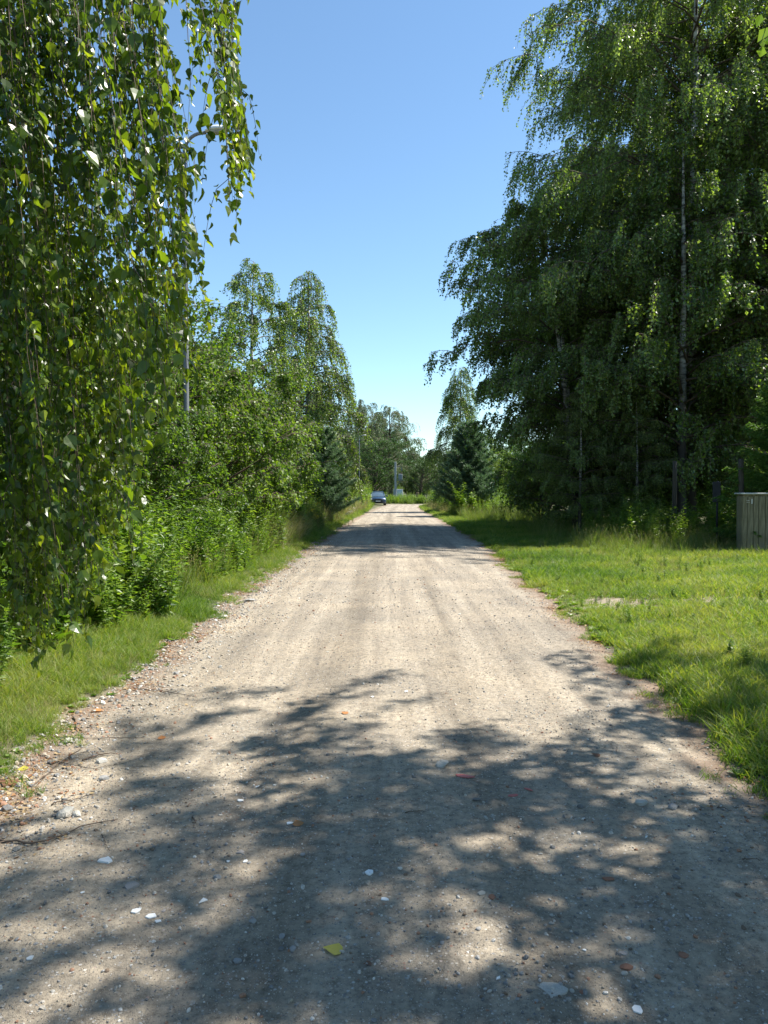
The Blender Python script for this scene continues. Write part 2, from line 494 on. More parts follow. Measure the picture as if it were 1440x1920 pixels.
def soil_material():
    m, nt, bs, out = new_mat('verge_soil')
    P = geo_pos(nt)
    n1 = noise(nt, 1.2, 6, .65, P)
    n2 = noise(nt, 35, 5, .7, P)
    r1 = ramp(nt, n1.outputs[0], [(.35, (.055, .075, .022)), (.52, (.085, .085, .035)), (.68, (.14, .115, .07))])
    r2 = ramp(nt, n2.outputs[0], [(.3, (.5, .5, .5)), (.7, (1.4, 1.35, 1.3))])
    mx = nt.nodes.new('ShaderNodeMix'); mx.data_type = 'RGBA'; mx.blend_type = 'MULTIPLY'; mx.inputs[0].default_value = 1
    nt.links.new(r1.outputs[0], mx.inputs[6]); nt.links.new(r2.outputs[0], mx.inputs[7])
    at_ = nt.nodes.new('ShaderNodeAttribute'); at_.attribute_name = 'bare'
    mx2 = nt.nodes.new('ShaderNodeMix'); mx2.data_type = 'RGBA'
    nt.links.new(at_.outputs['Fac'], mx2.inputs[0]); nt.links.new(mx.outputs[2], mx2.inputs[6])
    n3 = noise(nt, 20, 5, .7, P)
    r3 = ramp(nt, n3.outputs[0], [(.3, (.17, .135, .09)), (.7, (.36, .30, .22))])
    nt.links.new(r3.outputs[0], mx2.inputs[7])
    nt.links.new(mx2.outputs[2], bs.inputs['Base Color'])
    bs.inputs['Roughness'].default_value = .95
    b = nt.nodes.new('ShaderNodeBump'); b.inputs['Strength'].default_value = .8; b.inputs['Distance'].default_value = .03
    nt.links.new(n2.outputs[0], b.inputs['Height']); nt.links.new(b.outputs[0], bs.inputs['Normal'])
    return m


def bare_patch(x, y):
    """trodden strip across the right-hand lawn"""
    a = np.exp(-(((y - (10.3 - .12 * (x - 3.2))) / .70) ** 2)) * 1.2 * np.clip((x - 2.2) / .5, 0, 1) * np.clip((6.2 - x) / 1.4, 0, 1)
    b = .7 * np.exp(-(((y - 12.4) / .3) ** 2 + ((x - 4.6) / .8) ** 2))
    e = np.exp(-np.maximum(edge_dist(x, y), 0) / .10)
    return np.clip(a * (1 + .5 * fbm(x, y, 4)) + b + e, 0, 1)


def set_attr(me, name, fn):
    co = np.empty(len(me.vertices) * 3, dtype=np.float32); me.vertices.foreach_get('co', co)
    co = co.reshape(-1, 3)
    at_ = me.attributes.new(name, 'FLOAT', 'POINT')
    at_.data.foreach_set('value', fn(co[:, 0].astype(float), co[:, 1].astype(float)).astype(np.float32))


ys = np.concatenate([np.linspace(-25, 1.5, 50), np.linspace(1.6, 9, 300), np.linspace(9.05, 30, 320), np.linspace(30.2, 87.3, 250)])
rme = grid_mesh('road', lambda u, Y: (left_edge(Y) - .35) + u * (right_edge(Y) - left_edge(Y) + .7), ys, 110, road_z, road_material())
set_attr(rme, 'edge', lambda x, y: np.clip(1.2 - np.minimum(x - left_edge(y), right_edge(y) - x) / .45, 0, 1.2))
def lane(x, y):
    c = (x - left_edge(y)) / (right_edge(y) - left_edge(y))
    return np.clip(.9 * np.exp(-((c - .40) / .055) ** 2) + .7 * np.exp(-((c - .63) / .03) ** 2) + .4 * np.exp(-((c - .78) / .03) ** 2) + .35 * np.exp(-((c - .16) / .07) ** 2), 0, 1)


set_attr(rme, 'lane', lane)
road = tag(obj('road', rme), kind='structure')
# cross road at the far end
xs_c = lambda u, Y: 0.4 + u * 60
cme = grid_mesh('cross_road', xs_c, np.linspace(87.25, 92.6, 10), 40, lambda x, y: .02 + .0 * np.asarray(x), rme.materials[0])
tag(obj('cross_road', cme), kind='structure')

# verge terrain near the road, then one sheet to the horizon
soil = soil_material()
yg = np.concatenate([np.linspace(-30, 2, 40), np.linspace(2.1, 22, 220), np.linspace(22.2, 140, 300)])
# non-uniform x columns: fine near the road
xc = np.concatenate([np.linspace(-45, -7, 20), np.linspace(-6.7, -1.2, 70), np.linspace(-.9, 1.4, 6), np.linspace(1.6, 7, 70), np.linspace(7.4, 45, 24)])
gme = grid_mesh('ground', lambda u, Y: np.broadcast_to(xc[None, :], Y.shape), yg, len(xc), gz, soil)
set_attr(gme, 'bare', bare_patch)
tag(obj('ground', gme), kind='structure')
hz = MB()
R0 = 1500
outer = [(-R0, -R0), (R0, -R0), (R0, R0), (-R0, R0)]
inner = [(-44, -29.5), (44, -29.5), (44, 139), (-44, 139)]
V = [(x, y, .25) for x, y in outer] + [(x, y, .25) for x, y in inner]
hz.add(V, [(0, 1, 5, 4), (1, 2, 6, 5), (2, 3, 7, 6), (3, 0, 4, 7)])
tag(obj('field', hz.mesh('field', soil)), kind='structure')


# ------------------------------------------------------------------ tree generator
def make_tree(seed, H, R, h0=.12, nb=38, sub=5, ns=2200, slen=(.5, 1.6), leaf=.08, per=26, droop=1.0, tpl=LEAF_KITE, wid=1.0,
              prof=None, leafmat='birch', barkmat='birch_bark', trunk_r=.16, stems=1, rise=.55, jit=.03, limb_mat=None, up=0.0, spread=0.0):
    """returns (trunk mesh, branches mesh, crown mesh)"""
    rng = np.random.default_rng(seed)
    prof = prof or (lambda t: np.sin(PI * np.clip(t, 0, 1) ** .75) ** .7)
    tm, bm, cm = MB(), MB(), MB()
    starts, dirs = [], []
    n = 14
    for s in range(stems):
        a = rng.uniform(0, 2 * PI)
        lean = (.02 + .10 * (stems > 1) + spread) * H
        t = np.linspace(0, 1, n)
        sway = np.cumsum(rng.normal(0, .012 * H / n, (n, 2)), 0) * 1.2
        hh = H * (1 if s == 0 else rng.uniform(.7, .98))
        P = np.stack([np.cos(a) * lean * t ** 1.3 + sway[:, 0] * t, np.sin(a) * lean * t ** 1.3 + sway[:, 1] * t, hh * t * .97], -1)
        P[:, :2] += rng.normal(0, .12 * (stems > 1), 2)
        rr = trunk_r / math.sqrt(stems) * ((1 - t) ** .8 * .93 + .07)
        rr[0] *= 1.35
        tubes(tm, P, rr, 8)
        nbs = nb // stems
        bl, bp, br = [], [], []
        for i in range(nbs):
            tt = h0 + (1 - h0) * ((i + rng.uniform(0, 1)) / nbs) ** .9
            az = i * 2.39996 + rng.uniform(-.4, .4) + s
            base = np.array([np.interp(tt, t, P[:, k]) for k in range(3)])
            ln = R * float(prof((tt - h0) / (1 - h0))) * rng.uniform(.72, 1.12) + .25
            el = rng.uniform(.35, .75) + up
            hd = np.array([math.cos(az), math.sin(az), 0])
            u = np.linspace(0, 1, 9)
            z = ln * (rise * math.tan(el) * u - droop * .62 * u ** 2.4)
            Q = base + hd * (ln * u)[:, None] + np.array([0, 0, 1.]) * z[:, None]
            Q += np.cumsum(rng.normal(0, .022 * ln, (9, 3)), 0)
            rb = max(.008, trunk_r * .36 * (1 - tt * .6) * ln / R) * ((1 - u) * .9 + .1)
            bp.append(Q); br.append(rb)
            for v in rng.uniform(.22, 1.0, sub):
                b0 = np.array([np.interp(v, u, Q[:, k]) for k in range(3)])
                aa = az + rng.uniform(-1.3, 1.3)
                l2 = ln * rng.uniform(.14, .40) * (1.2 - .5 * v)
                w = np.linspace(0, 1, 9)
                S_ = b0 + np.array([math.cos(aa), math.sin(aa), 0]) * (l2 * w)[:, None] + np.array([0, 0, 1.]) * (l2 * (rng.uniform(.1, .6) * (1 + up) * w - droop * .5 * w ** 2))[:, None]
                bp.append(S_); br.append(np.full(9, .3) * rb.mean() * (1 - w * .7) + .003)
                starts.append(S_); dirs.append(l2)
            starts.append(Q); dirs.append(ln * .6)
        tubes(bm, np.array(bp), np.array(br), 4)
    # strands
    W = np.array(dirs); W = W / W.sum()
    pick = rng.choice(len(starts), ns, p=W)
    allp = np.array(starts)
    f = rng.uniform(.12, 1, ns) * 8
    i0 = np.minimum(f.astype(int), 7); fr = (f - i0)[:, None]
    S0 = allp[pick, i0] * (1 - fr) + allp[pick, i0 + 1] * fr
    outd = norm(S0 * np.array([1, 1, 0]) + rng.normal(0, .3, (ns, 3)) * np.array([1, 1, .2]))
    L = rng.uniform(slen[0], slen[1], ns)
    # never below ground
    L = np.minimum(L, np.maximum(S0[:, 2] - rng.uniform(.1, .9, ns), .2)) if droop > .3 else L
    m = 7
    w = np.linspace(0, 1, m)
    od = outd[:, None, :] * (L[:, None] * (.30 * np.sqrt(w))[None])[..., None]
    upd = np.zeros((ns, m, 3))
    if droop > .3:
        upd[..., 2] = L[:, None] * (.10 * w - w ** 1.25)[None] * min(droop, 1)
    else:
        rd = rnd_unit(rng, ns); rd[:, 2] = np.abs(rd[:, 2]) * .9
        upd = rd[:, None, :] * (L[:, None] * w[None])[..., None]
    SP = S0[:, None, :] + od + upd + np.cumsum(rng.normal(0, .02, (ns, m, 3)) * L[:, None, None], 1)
    tubes(cm, SP, np.linspace(.004, .0015, m) * (leaf / .05), 3, 1)
    # leaves
    fl = np.tile(np.linspace(.06, 1, per), ns) * (m - 1) + rng.uniform(-.1, .1, ns * per)
    fl = np.clip(fl, 0, m - 1.001)
    si = np.repeat(np.arange(ns), per)
    keep = rng.uniform(size=len(si)) < np.clip(L[si] / slen[1], .3, 1) * 1.05
    fl, si = fl[keep], si[keep]
    i0 = fl.astype(int); fr = (fl - i0)[:, None]
    LP = SP[si, i0] * (1 - fr) + SP[si, i0 + 1] * fr + rng.normal(0, jit, (len(si), 3))
    D = rnd_unit(rng, len(si)) * .75 + np.array([0, 0, -.75 * droop + .25 * (droop < .3)]) + outd[si] * .2
    N = rnd_unit(rng, len(si)) + outd[si] * .5 + np.array([0, 0, .35])
    leaves(cm, LP, D, N, leaf * rng.uniform(.65, 1.25, len(si)), tpl, wid)
    bk = M[barkmat]
    return (tm.mesh('trunk', bk, True), bm.mesh('branches', M[limb_mat] if limb_mat else M['twig'], True), cm.mesh('crown', [M[leafmat], M['hang_twig']]))


def tree_root(kind, meshes):
    r = bpy.data.objects.new(kind, None)
    return r


def place_tree(kind, meshes, x, y, label, cat='tree', group=None, s=1.0, rz=0.0, sz=None, tilt=0, z=None):
    r = empty(kind, (x, y, float(gz(x, y)) - .03 if z is None else z), rz)
    r.scale = (s, s, sz or s)
    if tilt: r.rotation_euler = (0, tilt, rz)
    tag(r, label, cat, group)
    obj('trunk', meshes[0], r)
    tag(obj('branches', meshes[1], r))
    c = obj('crown', meshes[2], r)
    return r


full_prof = lambda t: (np.clip(t, 0, 1) * 6 + .45).clip(0, 1) * (1 - np.clip(t, 0, 1) ** 2.2) ** .62 + .02
broad_prof = lambda t: np.interp(t, [0, .12, .3, .55, .75, .9, 1], [.5, .8, .95, 1.0, .85, .5, .06])
big = make_tree(11, 24, 6.4, .07, 140, 8, 15500, (.5, 1.7), .096, 24, .84, prof=broad_prof, trunk_r=.24, rise=.9)
low = make_tree(12, 12.3, 4.0, .03, 96, 8, 8600, (.3, 1.3), .094, 22, .72, prof=lambda t: np.interp(t, [0, .15, .4, .65, .85, 1], [.40, .50, .84, 1.0, .80, .12]), trunk_r=.16, stems=2, rise=.8)
point_prof = lambda t: np.interp(t, [0, .15, .4, .65, .85, 1], [.7, .95, 1.0, .72, .34, .04])
med = make_tree(13, 10.8, 2.7, .10, 60, 5, 3200, (.3, 1.1), .082, 20, .7, prof=point_prof, trunk_r=.13, leafmat='birch', rise=.9)
med2 = make_tree(14, 10.0, 1.8, .08, 58, 5, 3000, (.4, 1.6), .080, 22, .9, prof=point_prof, trunk_r=.12, leafmat='birch', rise=.6)
bush = make_tree(15, 4.6, 2.3, .03, 52, 6, 3300, (.25, .75), .080, 16, .12, prof=lambda t: (1 - np.clip(t, 0, 1) ** 2.6) ** .5, trunk_r=.10, stems=4,
                 leafmat='shrub', barkmat='bark_dark', rise=.7, up=.3)
bush2 = make_tree(16, 4.4, 2.1, .03, 52, 6, 3300, (.3, .85), .075, 17, .45, prof=lambda t: (1 - np.clip(t, 0, 1) ** 2.2) ** .5, trunk_r=.09, stems=5,
                  leafmat='birch_light', barkmat='bark_dark', rise=.8, up=.2)
dark = make_tree(17, 9, 5.0, .06, 50, 6, 2600, (.3, .9), .16, 14, .15, prof=lambda t: (1 - np.clip(t, 0, 1) ** 2.6) ** .5, trunk_r=.25, stems=2,
                 leafmat='dark_leaf', barkmat='bark_dark', rise=.6, up=.2)
willow = make_tree(18, 15, 5.5, .10, 54, 6, 2800, (.8, 2.2), .19, 14, .8, LEAF_LANCE, 2.0, prof=full_prof, trunk_r=.3, leafmat='willow',
                   barkmat='bark_dark', rise=.9)


# conifers --------------------------------------------------------------
def make_conifer(seed, H, R, needle, whorls, per_whorl, mat, pine=True, dens=1.0):
    rng = np.random.default_rng(seed)
    tm, bm, cm = MB(), MB(), MB()
    t = np.linspace(0, 1, 12)
    tubes(tm, np.stack([.02 * H * np.sin(t * 3), 0 * t, H * t], -1), .028 * H * (1 - t) ** .9 * .6 + .008, 7)
    bp, br, sh = [], [], []
    u = np.linspace(0, 1, 7)
    for i in range(whorls):
        tt = .06 + .92 * i / whorls
        ln0 = R * (1 - tt) ** .75 + .12
        for j in range(per_whorl):
            az = j * 2 * PI / per_whorl + i * .7 + rng.uniform(-.2, .2)
            ln = ln0 * rng.uniform(.75, 1.1)
            hd = np.array([math.cos(az), math.sin(az), 0])
            zz = ln * (.55 * u + .25 * u ** 2 * (tt)) if pine else ln * (.25 * tt * u - .42 * u * (1 - tt) + .28 * u ** 2.2)
            Q = np.array([0, 0, H * tt]) + hd * (ln * u)[:, None] + np.array([0, 0, 1.]) * zz[:, None]
            bp.append(Q); br.append((1 - u * .8) * .012 * (ln / R + .3))
            sh.append((Q[2:], 1.0))
            for v in np.arange(.22, .98, .13 if pine else .075):
                b0 = np.array([np.interp(v, u, Q[:, k]) for k in range(3)])
                for sd in (-1, 1):
                    aa = az + sd * rng.uniform(.55, 1.0)
                    l2 = ln * (1 - v * .75) * (.42 if pine else .36) * rng.uniform(.7, 1.1)
                    w = np.linspace(0, 1, 5)
                    zz2 = l2 * (.5 * w if pine else (-.10 * w - .22 * w ** 2))
                    S_ = b0 + np.array([math.cos(aa), math.sin(aa), 0]) * (l2 * w)[:, None] + np.array([0, 0, 1.]) * zz2[:, None]
                    sh.append((S_, .8))
    tubes(bm, np.array(bp), np.array(br), 4)
    Ps, Ds, Ns = [], [], []
    for S_, k in sh:
        ln = np.linalg.norm(S_[-1] - S_[0])
        n = int(ln / needle * (26 if pine else 30) * dens) + 6
        f = rng.uniform(0, 1, n) * (len(S_) - 1)
        i0 = np.minimum(f.astype(int), len(S_) - 2); fr = (f - i0)[:, None]
        p = S_[i0] * (1 - fr) + S_[i0 + 1] * fr
        ax = norm((S_[-1] - S_[0])[None])
        side = rnd_unit(rng, n)
        if not pine: side[:, 2] *= .35
        d = ax * (.7 if pine else .65) + side * .8
        Ps.append(p); Ds.append(d); Ns.append(rnd_unit(rng, n))
    P = np.concatenate(Ps)
    leaves(cm, P, np.concatenate(Ds), np.concatenate(Ns), needle * rng.uniform(.7, 1.2, len(P)), NEEDLE, .16 if pine else .22)
    return (tm.mesh('trunk', M['bark_dark'], True), bm.mesh('branches', M['twig'], True), cm.mesh('crown', M[mat]))


pine = make_conifer(21, 3.4, 1.25, .13, 10, 6, 'pine', True, .9)
pine2 = make_conifer(22, 7.5, 2.9, .30, 13, 7, 'pine', True, .9)
spruce = make_conifer(23, 6.0, 2.5, .085, 24, 9, 'spruce', False, .8)

# right-hand row of big birches
RG = 'big birches along the right side of the road'
place_tree('birch_tree', big, 10.9, 27.5, 'tallest weeping birch with pale trunk showing through the leaves, behind the wooden post')
place_tree('birch_tree', big, 12.2, 33.0, 'weeping birch standing directly behind the tallest one', s=1.0, rz=5.0)
place_tree('birch_tree', low, 6.8, 26.5, 'broad low birch whose branches hang to the ground nearest the right road edge', s=1.0, rz=1.0)
place_tree('birch_tree', big, 17.2, 29.0, 'tall weeping birch at the right edge of the picture beyond the spruce', s=.95, rz=2.2)
place_tree('birch_tree', med, 8.4, 30.5, 'slender birch filling the gap between the tallest birch and the broad low one', s=1.45, rz=.4)
place_tree('birch_tree', med, 9.5, 24.6, 'birch whose leaves half hide the trunk of the tallest weeping birch', s=1.25, rz=1.9)
place_tree('birch_tree', med, 13.0, 24.8, 'birch between the tallest weeping birch and the right picture edge', s=1.5, rz=3.9)
place_tree('birch_tree', low, 12.5, 33.0, 'bushy birch deep behind the tallest weeping birch', s=1.15, rz=3.0)
place_tree('spruce_tree', spruce, 10.3, 18.9, 'dark green spruce with drooping fans behind the mossy gate pillar', s=.88, rz=.3)
place_tree('pine_tree', pine2, 5.3, 48, 'large blue green pine on the right verge beyond the birches', s=.80)
place_tree('birch_tree', med2, 5.6, 58, 'grey green weeping birch rising behind the big pine', s=1.12, rz=.8)
place_tree('birch_tree', med2, 8.3, 70, 'distant weeping birch leaning over the right verge near the road end', s=.72, rz=2.0)
place_tree('pine_tree', pine2, 10.5, 40, 'dark pine in the shade behind the broad low birch', s=1.0, rz=1.4)
place_tree('shrub', bush, 9.0, 63, 'dark leafy shrub under the distant birch on the right', 'shrub', s=.9)
place_tree('shrub', bush, 9.5, 80, 'green shrub at the far corner on the right of the road end', 'shrub', s=1.1, rz=1)
place_tree('birch_tree', med, 6.2, 24.4, 'young birch filling the skirt of the broad low birch, nearest the road', s=.46, rz=.7)
place_tree('birch_tree', med, 7.9, 24.0, 'young birch under the broad low birch, left of the slim wooden post', s=.42, rz=2.7)
place_tree('shrub', bush2, 9.0, 26.4, 'bush between the slim wooden post and the trunk of the tallest birch', 'shrub', s=.62, rz=.7)
# sunlit undergrowth seen between the trunks
for i, (x, y, s, lab) in enumerate([
        (13.8, 31, .75, 'sunlit bush glowing between the birch trunk and the metal sign post'),
        (9.2, 33, .72, 'sunlit bush low behind the slim wooden post'),
        (17.0, 30, .8, 'bush in the undergrowth behind the spruce'),
        (7.0, 34, .7, 'bush in deep shade behind the broad low birch')]):
    place_tree('shrub', bush, x, y, lab, 'shrub', s=s, rz=i * 1.3)

# left-hand side
place_tree('birch_tree', med, -5.2, 30, 'tall round topped birch in the left group', s=.98, rz=.5)
place_tree('birch_tree', med2, -3.8, 38, 'tall pointed birch just left of the road, with long hanging curtains', s=1.25, rz=.2)
place_tree('birch_tree', med2, -4.1, 45, 'narrower weeping birch hanging over the left verge beyond the pointed one', s=.86, rz=1.6)
place_tree('birch_tree', med, -7.2, 27, 'lower birch at the left side of the left group', s=.70, rz=2.4)
place_tree('birch_tree', med2, -3.5, 56, 'short weeping birch drooping beside the far street lamp', s=.55, rz=2.9)
for i, (ms, x, y, s, lab) in enumerate([
        (bush2, -4.3, 17.0, 1.05, 'bright green birch bush in front of the left birches, nearest the road'),
        (bush2, -4.25, 12.9, .74, 'bush hiding the foot of the tall lamp post'),
        (bush, -5.9, 16.4, .98, 'dense light green bush right beside the lamp post'),
        (bush2, -8.0, 18.0, 1.2, 'bushy thicket left of the lamp post'),
        (bush2, -4.4, 21.5, 1.12, 'leafy bush at the foot of the tall round topped birch'),
        (bush, -6.4, 21.0, 1.25, 'taller rounded bush behind the bright green birch bush'),
        (bush2, -5.0, 25.5, .78, 'rounded low bush just behind the tall weeds on the left'),
        (bush, -6.9, 12.2, .80, 'green bush behind the hanging birch curtain'),
        (bush2, -9.3, 14.0, 1.2, 'large bush behind the hanging birch curtain at the left edge'),
        (bush2, -4.5, 6.4, .50, 'low dark thicket under the tips of the hanging birch strands'),
        (bush, -4.3, 8.6, .52, 'leafy thicket behind the tips of the hanging birch strands'),
        (bush, -5.6, 7.9, .60, 'small thicket below the hanging birch curtain at the left edge')]):
    place_tree('shrub', ms, x, y, lab, 'shrub', s=s, rz=i * .9)
place_tree('pine_tree', pine, -2.8, 35.5, 'young pale blue green pine standing in the tall weeds on the left', s=1.35)
place_tree('pine_tree', pine, -2.9, 43, 'smaller young pine just behind the pale one', s=.9, rz=1)

# trees beyond the road end
place_tree('willow_tree', willow, -3.6, 128, 'tall grey green willow beyond the road end, at the left of the gap', s=1.14)
place_tree('willow_tree', willow, 1.2, 132, 'grey green willow beyond the road end, behind the utility pole', s=1.1, rz=1.6)
place_tree('willow_tree', willow, 9.0, 138, 'distant willow beyond the road end, lowest of the three', s=.62, rz=2.6)
place_tree('oak_tree', dark, -1.3, 116, 'dark round tree beyond the parked car', s=.98, rz=.3)
place_tree('oak_tree', dark, 5.6, 121, 'dark tree behind the white cabinet at the road end', s=.72, rz=1.7)
place_tree('oak_tree', dark, 11.5, 118, 'dark tree beyond the road end behind the right verge', s=.66, rz=2.7)
place_tree('oak_tree', dark, -8.5, 118, 'dark tree beyond the road end, mostly behind the left birches', s=.9, rz=2.2)

WOOD = True

# trees right of the viewer that throw the dappled shade on the near road
shade = make_tree(19, 10.2, 3.7, .22, 62, 8, 2800, (.4, 1.1), .085, 20, .6, prof=broad_prof, trunk_r=.15, rise=.8)
place_tree('birch_tree', shade, 7.6, 3.1, 'birch standing right of the viewer that shades the near road', s=1.22, rz=1.0)
place_tree('birch_tree', shade, 8.6, 1.5, 'birch beside the viewer on the right that shades the near road', s=1.25, rz=2.6)
place_tree('birch_tree', shade, 4.6, -.6, 'birch just behind the viewer on the right', s=.95, rz=4.0)


# ------------------------------------------------------------------ the near weeping birch on the left
def near_birch():
    rng = np.random.default_rng(77)
    root = empty('weeping_birch', (-4.6, 4.6, .2))
    tag(root, 'weeping birch with long leafy strands hanging close to the viewer on the left', 'tree')
    o = np.array([-4.6, 4.6, .2])
    tm, bm, cm = MB(), MB(), MB()
    t = np.linspace(0, 1, 14)
    tubes(tm, np.stack([.5 * t, .1 * np.sin(t * 4), 9.5 * t], -1), .2 * (1 - t) ** .8 + .02, 10)
    limbs = []
    for i in range(20):
        h = 4.2 + 4.2 * i / 20
        az = rng.uniform(-1.3, .35)
        ln = rng.uniform(2.2, 4.3)
        u = np.linspace(0, 1, 10)
        Q = np.array([.5 * h / 9.5, 0, h]) + np.array([math.cos(az), math.sin(az), 0]) * (ln * u)[:, None] + np.array([0, 0, 1.]) * (1.1 * u - 1.3 * u ** 2.6)[:, None]
        Q += np.cumsum(rng.normal(0, .05, (10, 3)), 0)
        limbs.append(Q)
    tubes(bm, np.array(limbs), np.linspace(.055, .012, 10), 6)
    # hanging strands
    def ybot(px):
        return np.interp(px, [-120, 0, 120, 165, 215, 255, 300, 345, 375, 395], [1260, 1235, 1205, 1190, 1085, 985, 870, 760, 640, 500])
    ns = 225
    px = rng.uniform(-130, 372, ns)
    px[:14] = rng.uniform(325, 380, 14)
    dep = rng.uniform(3.1, 4.7, ns)
    cen = rng.uniform(-130, 365, 46); cd = rng.uniform(3.1, 4.7, 46)
    pk = rng.integers(0, 46, ns)
    cl = (np.arange(ns) > 14) & (rng.uniform(size=ns) < .72)
    px = np.where(cl, cen[pk] + rng.normal(0, 13, ns), px); dep = np.where(cl, cd[pk] + rng.normal(0, .07, ns), dep)
    yb = ybot(px) - np.abs(rng.normal(0, 1, ns)) * 160 - rng.uniform(0, 40, ns) + 18
    # separate hanging cluster in the gap by the lamp
    extra = 15
    px = np.concatenate([px, rng.uniform(424, 476, extra)])
    dep = np.concatenate([dep, rng.uniform(3.4, 4.4, extra)])
    yb = np.concatenate([yb, rng.uniform(230, 405, extra)])
    ns += extra
    X = (px - CX) * dep / F; Z = CAM_Z + (HY - yb) * dep / F
    tip = np.stack([X, dep, Z], -1) - o
    top = tip.copy()
    ztop = rng.uniform(5.2, 7.2, ns) - .2
    top[:, 2] = ztop
    lean = (ztop - tip[:, 2])
    top[:, 0] -= lean * np.where(px > 400, rng.uniform(.11, .15, ns), np.where(px > 280, rng.uniform(.11, .17, ns), rng.uniform(.05, .13, ns)))
    top[:, 1] += lean * rng.uniform(-.04, .06, ns)
    m = 12
    w = np.linspace(0, 1, m)
    SP = top[:, None] * (1 - w)[None, :, None] + tip[:, None] * w[None, :, None]
    wv = np.cumsum(rng.normal(0, .021, (ns, m, 3)), 1)
    wv -= wv[:, -1:] * w[None, :, None]
    SP = SP + wv * np.array([1, 1, .3])
    tubes(bm, SP, np.linspace(.0032, .0010, m), 3, 1)
    # link from nearest limb to each strand top
    LP = np.concatenate(limbs)
    d = np.linalg.norm(LP[None] - (SP[:, 0] + np.array([0, 0, .3]))[:, None], axis=-1)
    near = LP[d.argmin(1)]
    u = np.linspace(0, 1, 6)[None, :, None]
    lk = near[:, None] * (1 - u) ** 2 + 2 * u * (1 - u) * ((near + SP[:, 0]) / 2 + np.array([0, 0, .35]))[:, None] + u ** 2 * SP[:, 0][:, None]
    tubes(bm, lk, np.linspace(.011, .0045, 6), 3, 1)
    # side twigs
    nt_ = ns * 9
    si = np.repeat(np.arange(ns), 9)
    f = rng.uniform(.1, .97, nt_) * (m - 1)
    i0 = f.astype(int); fr = (f - i0)[:, None]
    b0 = SP[si, i0] * (1 - fr) + SP[si, i0 + 1] * fr
    az = rng.uniform(0, 2 * PI, nt_); ln = rng.uniform(.12, .42, nt_)
    v = np.linspace(0, 1, 6)
    TW = b0[:, None] + (np.stack([np.cos(az), np.sin(az), 0 * az], -1) * ln[:, None])[:, None] * (.30 * np.sqrt(v))[None, :, None] + np.array([0, 0, -1.]) * (ln[:, None] * (v ** 1.3)[None])[..., None]
    tubes(bm, TW, np.linspace(.002, .0009, 6), 3, 1)
    # leaves on strands
    def along(paths, spacing, lens):
        n = np.maximum((lens / spacing).astype(int), 1)
        idx = np.repeat(np.arange(len(paths)), n)
        k = np.concatenate([(np.arange(q) + rng.uniform(.2, .8)) / q for q in n]) * (paths.shape[1] - 1)
        k = np.clip(k + rng.uniform(-.05, .05, len(k)), 0, paths.shape[1] - 1.001)
        j = k.astype(int); r = (k - j)[:, None]
        return paths[idx, j] * (1 - r) + paths[idx, j + 1] * r, k / (paths.shape[1] - 1)
    A, _ = along(SP, .050, lean)
    B, _ = along(TW, .027, ln)
    C_ = np.concatenate([TW[:, -1], SP[:, -1]])
    P = np.concatenate([A, B, C_])
    vis = (P + o)[:, 2] < CAM_Z + .2 + .66 * (P + o)[:, 1]
    thin = rng.uniform(size=len(P)) < .15
    P = P[vis | thin]
    n = len(P)
    P = P + rng.normal(0, .012, (n, 3))
    ang = rng.uniform(0, 2 * PI, n)
    hout = np.stack([np.cos(ang), np.sin(ang), 0 * ang], -1)
    D = hout * rng.uniform(.05, 1.0, n)[:, None] + np.array([.12, 0, -1.0])
    N = rnd_unit(rng, n) * .8 + hout * .6 + np.array([.3, -.35, .3])
    S = np.clip(rng.lognormal(math.log(.039), .38, n), .014, .080)
    Wp = P + o
    spx = CX + F * Wp[:, 0] / Wp[:, 1]; spy = HY - F * (Wp[:, 2] - CAM_Z) / Wp[:, 1]
    infr = (spx > 5) & (spx < 1435) & (spy > 5) & (spy < 1900)
    score = np.where(infr, S / Wp[:, 1], 0)
    top300 = np.argsort(-score)[:290]
    mask = np.zeros(n, bool); mask[top300] = True
    rest = ~mask
    grp = rng.integers(0, 4, n)
    for q, (fold, curl, wd) in enumerate([(1, 0, 1), (3.2, .25, .85), (-1.5, .35, .95), (2.0, -.30, .75)]):
        tv = LEAF_BIRCH[0].copy(); tv[:, 2] = tv[:, 2] * fold + curl * tv[:, 1] ** 2
        k = rest & (grp == q)
        leaves(cm, P[k], D[k], N[k], S[k], (tv, LEAF_BIRCH[1]), wd)
    print('near birch leaves', n)
    obj('trunk', tm.mesh('trunk', M['birch_bark'], True), root)
    obj('branches', bm.mesh('branches', [M['birch_bark'], M['hang_twig']], True), root)
    tag(obj('foliage', cm.mesh('foliage', M['birch_near']), root), kind='stuff')
    lms = []
    for q in range(4):
        tv, tt = LEAF_BIRCH
        v = tv.copy(); v[:, 2] *= [1, 1.8, -.6, .4][q]; v[:, 2] += [0, .12, .18, -.15][q] * v[:, 1] ** 2
        lms.append(MB().add(v, tt).mesh('leaf', M['birch_near']))
    Dn = norm(D); Bn = norm(np.cross(Dn, N)); Nn = np.cross(Bn, Dn)
    for c, i in enumerate(top300):
        lo = bpy.data.objects.new('leaf', lms[c % 4])
        COL.objects.link(lo); lo.parent = root
        R_ = Matrix((Bn[i], Dn[i], Nn[i])).transposed().to_4x4()
        lo.matrix_local = Matrix.Translation(P[i]) @ R_ @ Matrix.Scale(float(S[i]), 4)


near_birch()


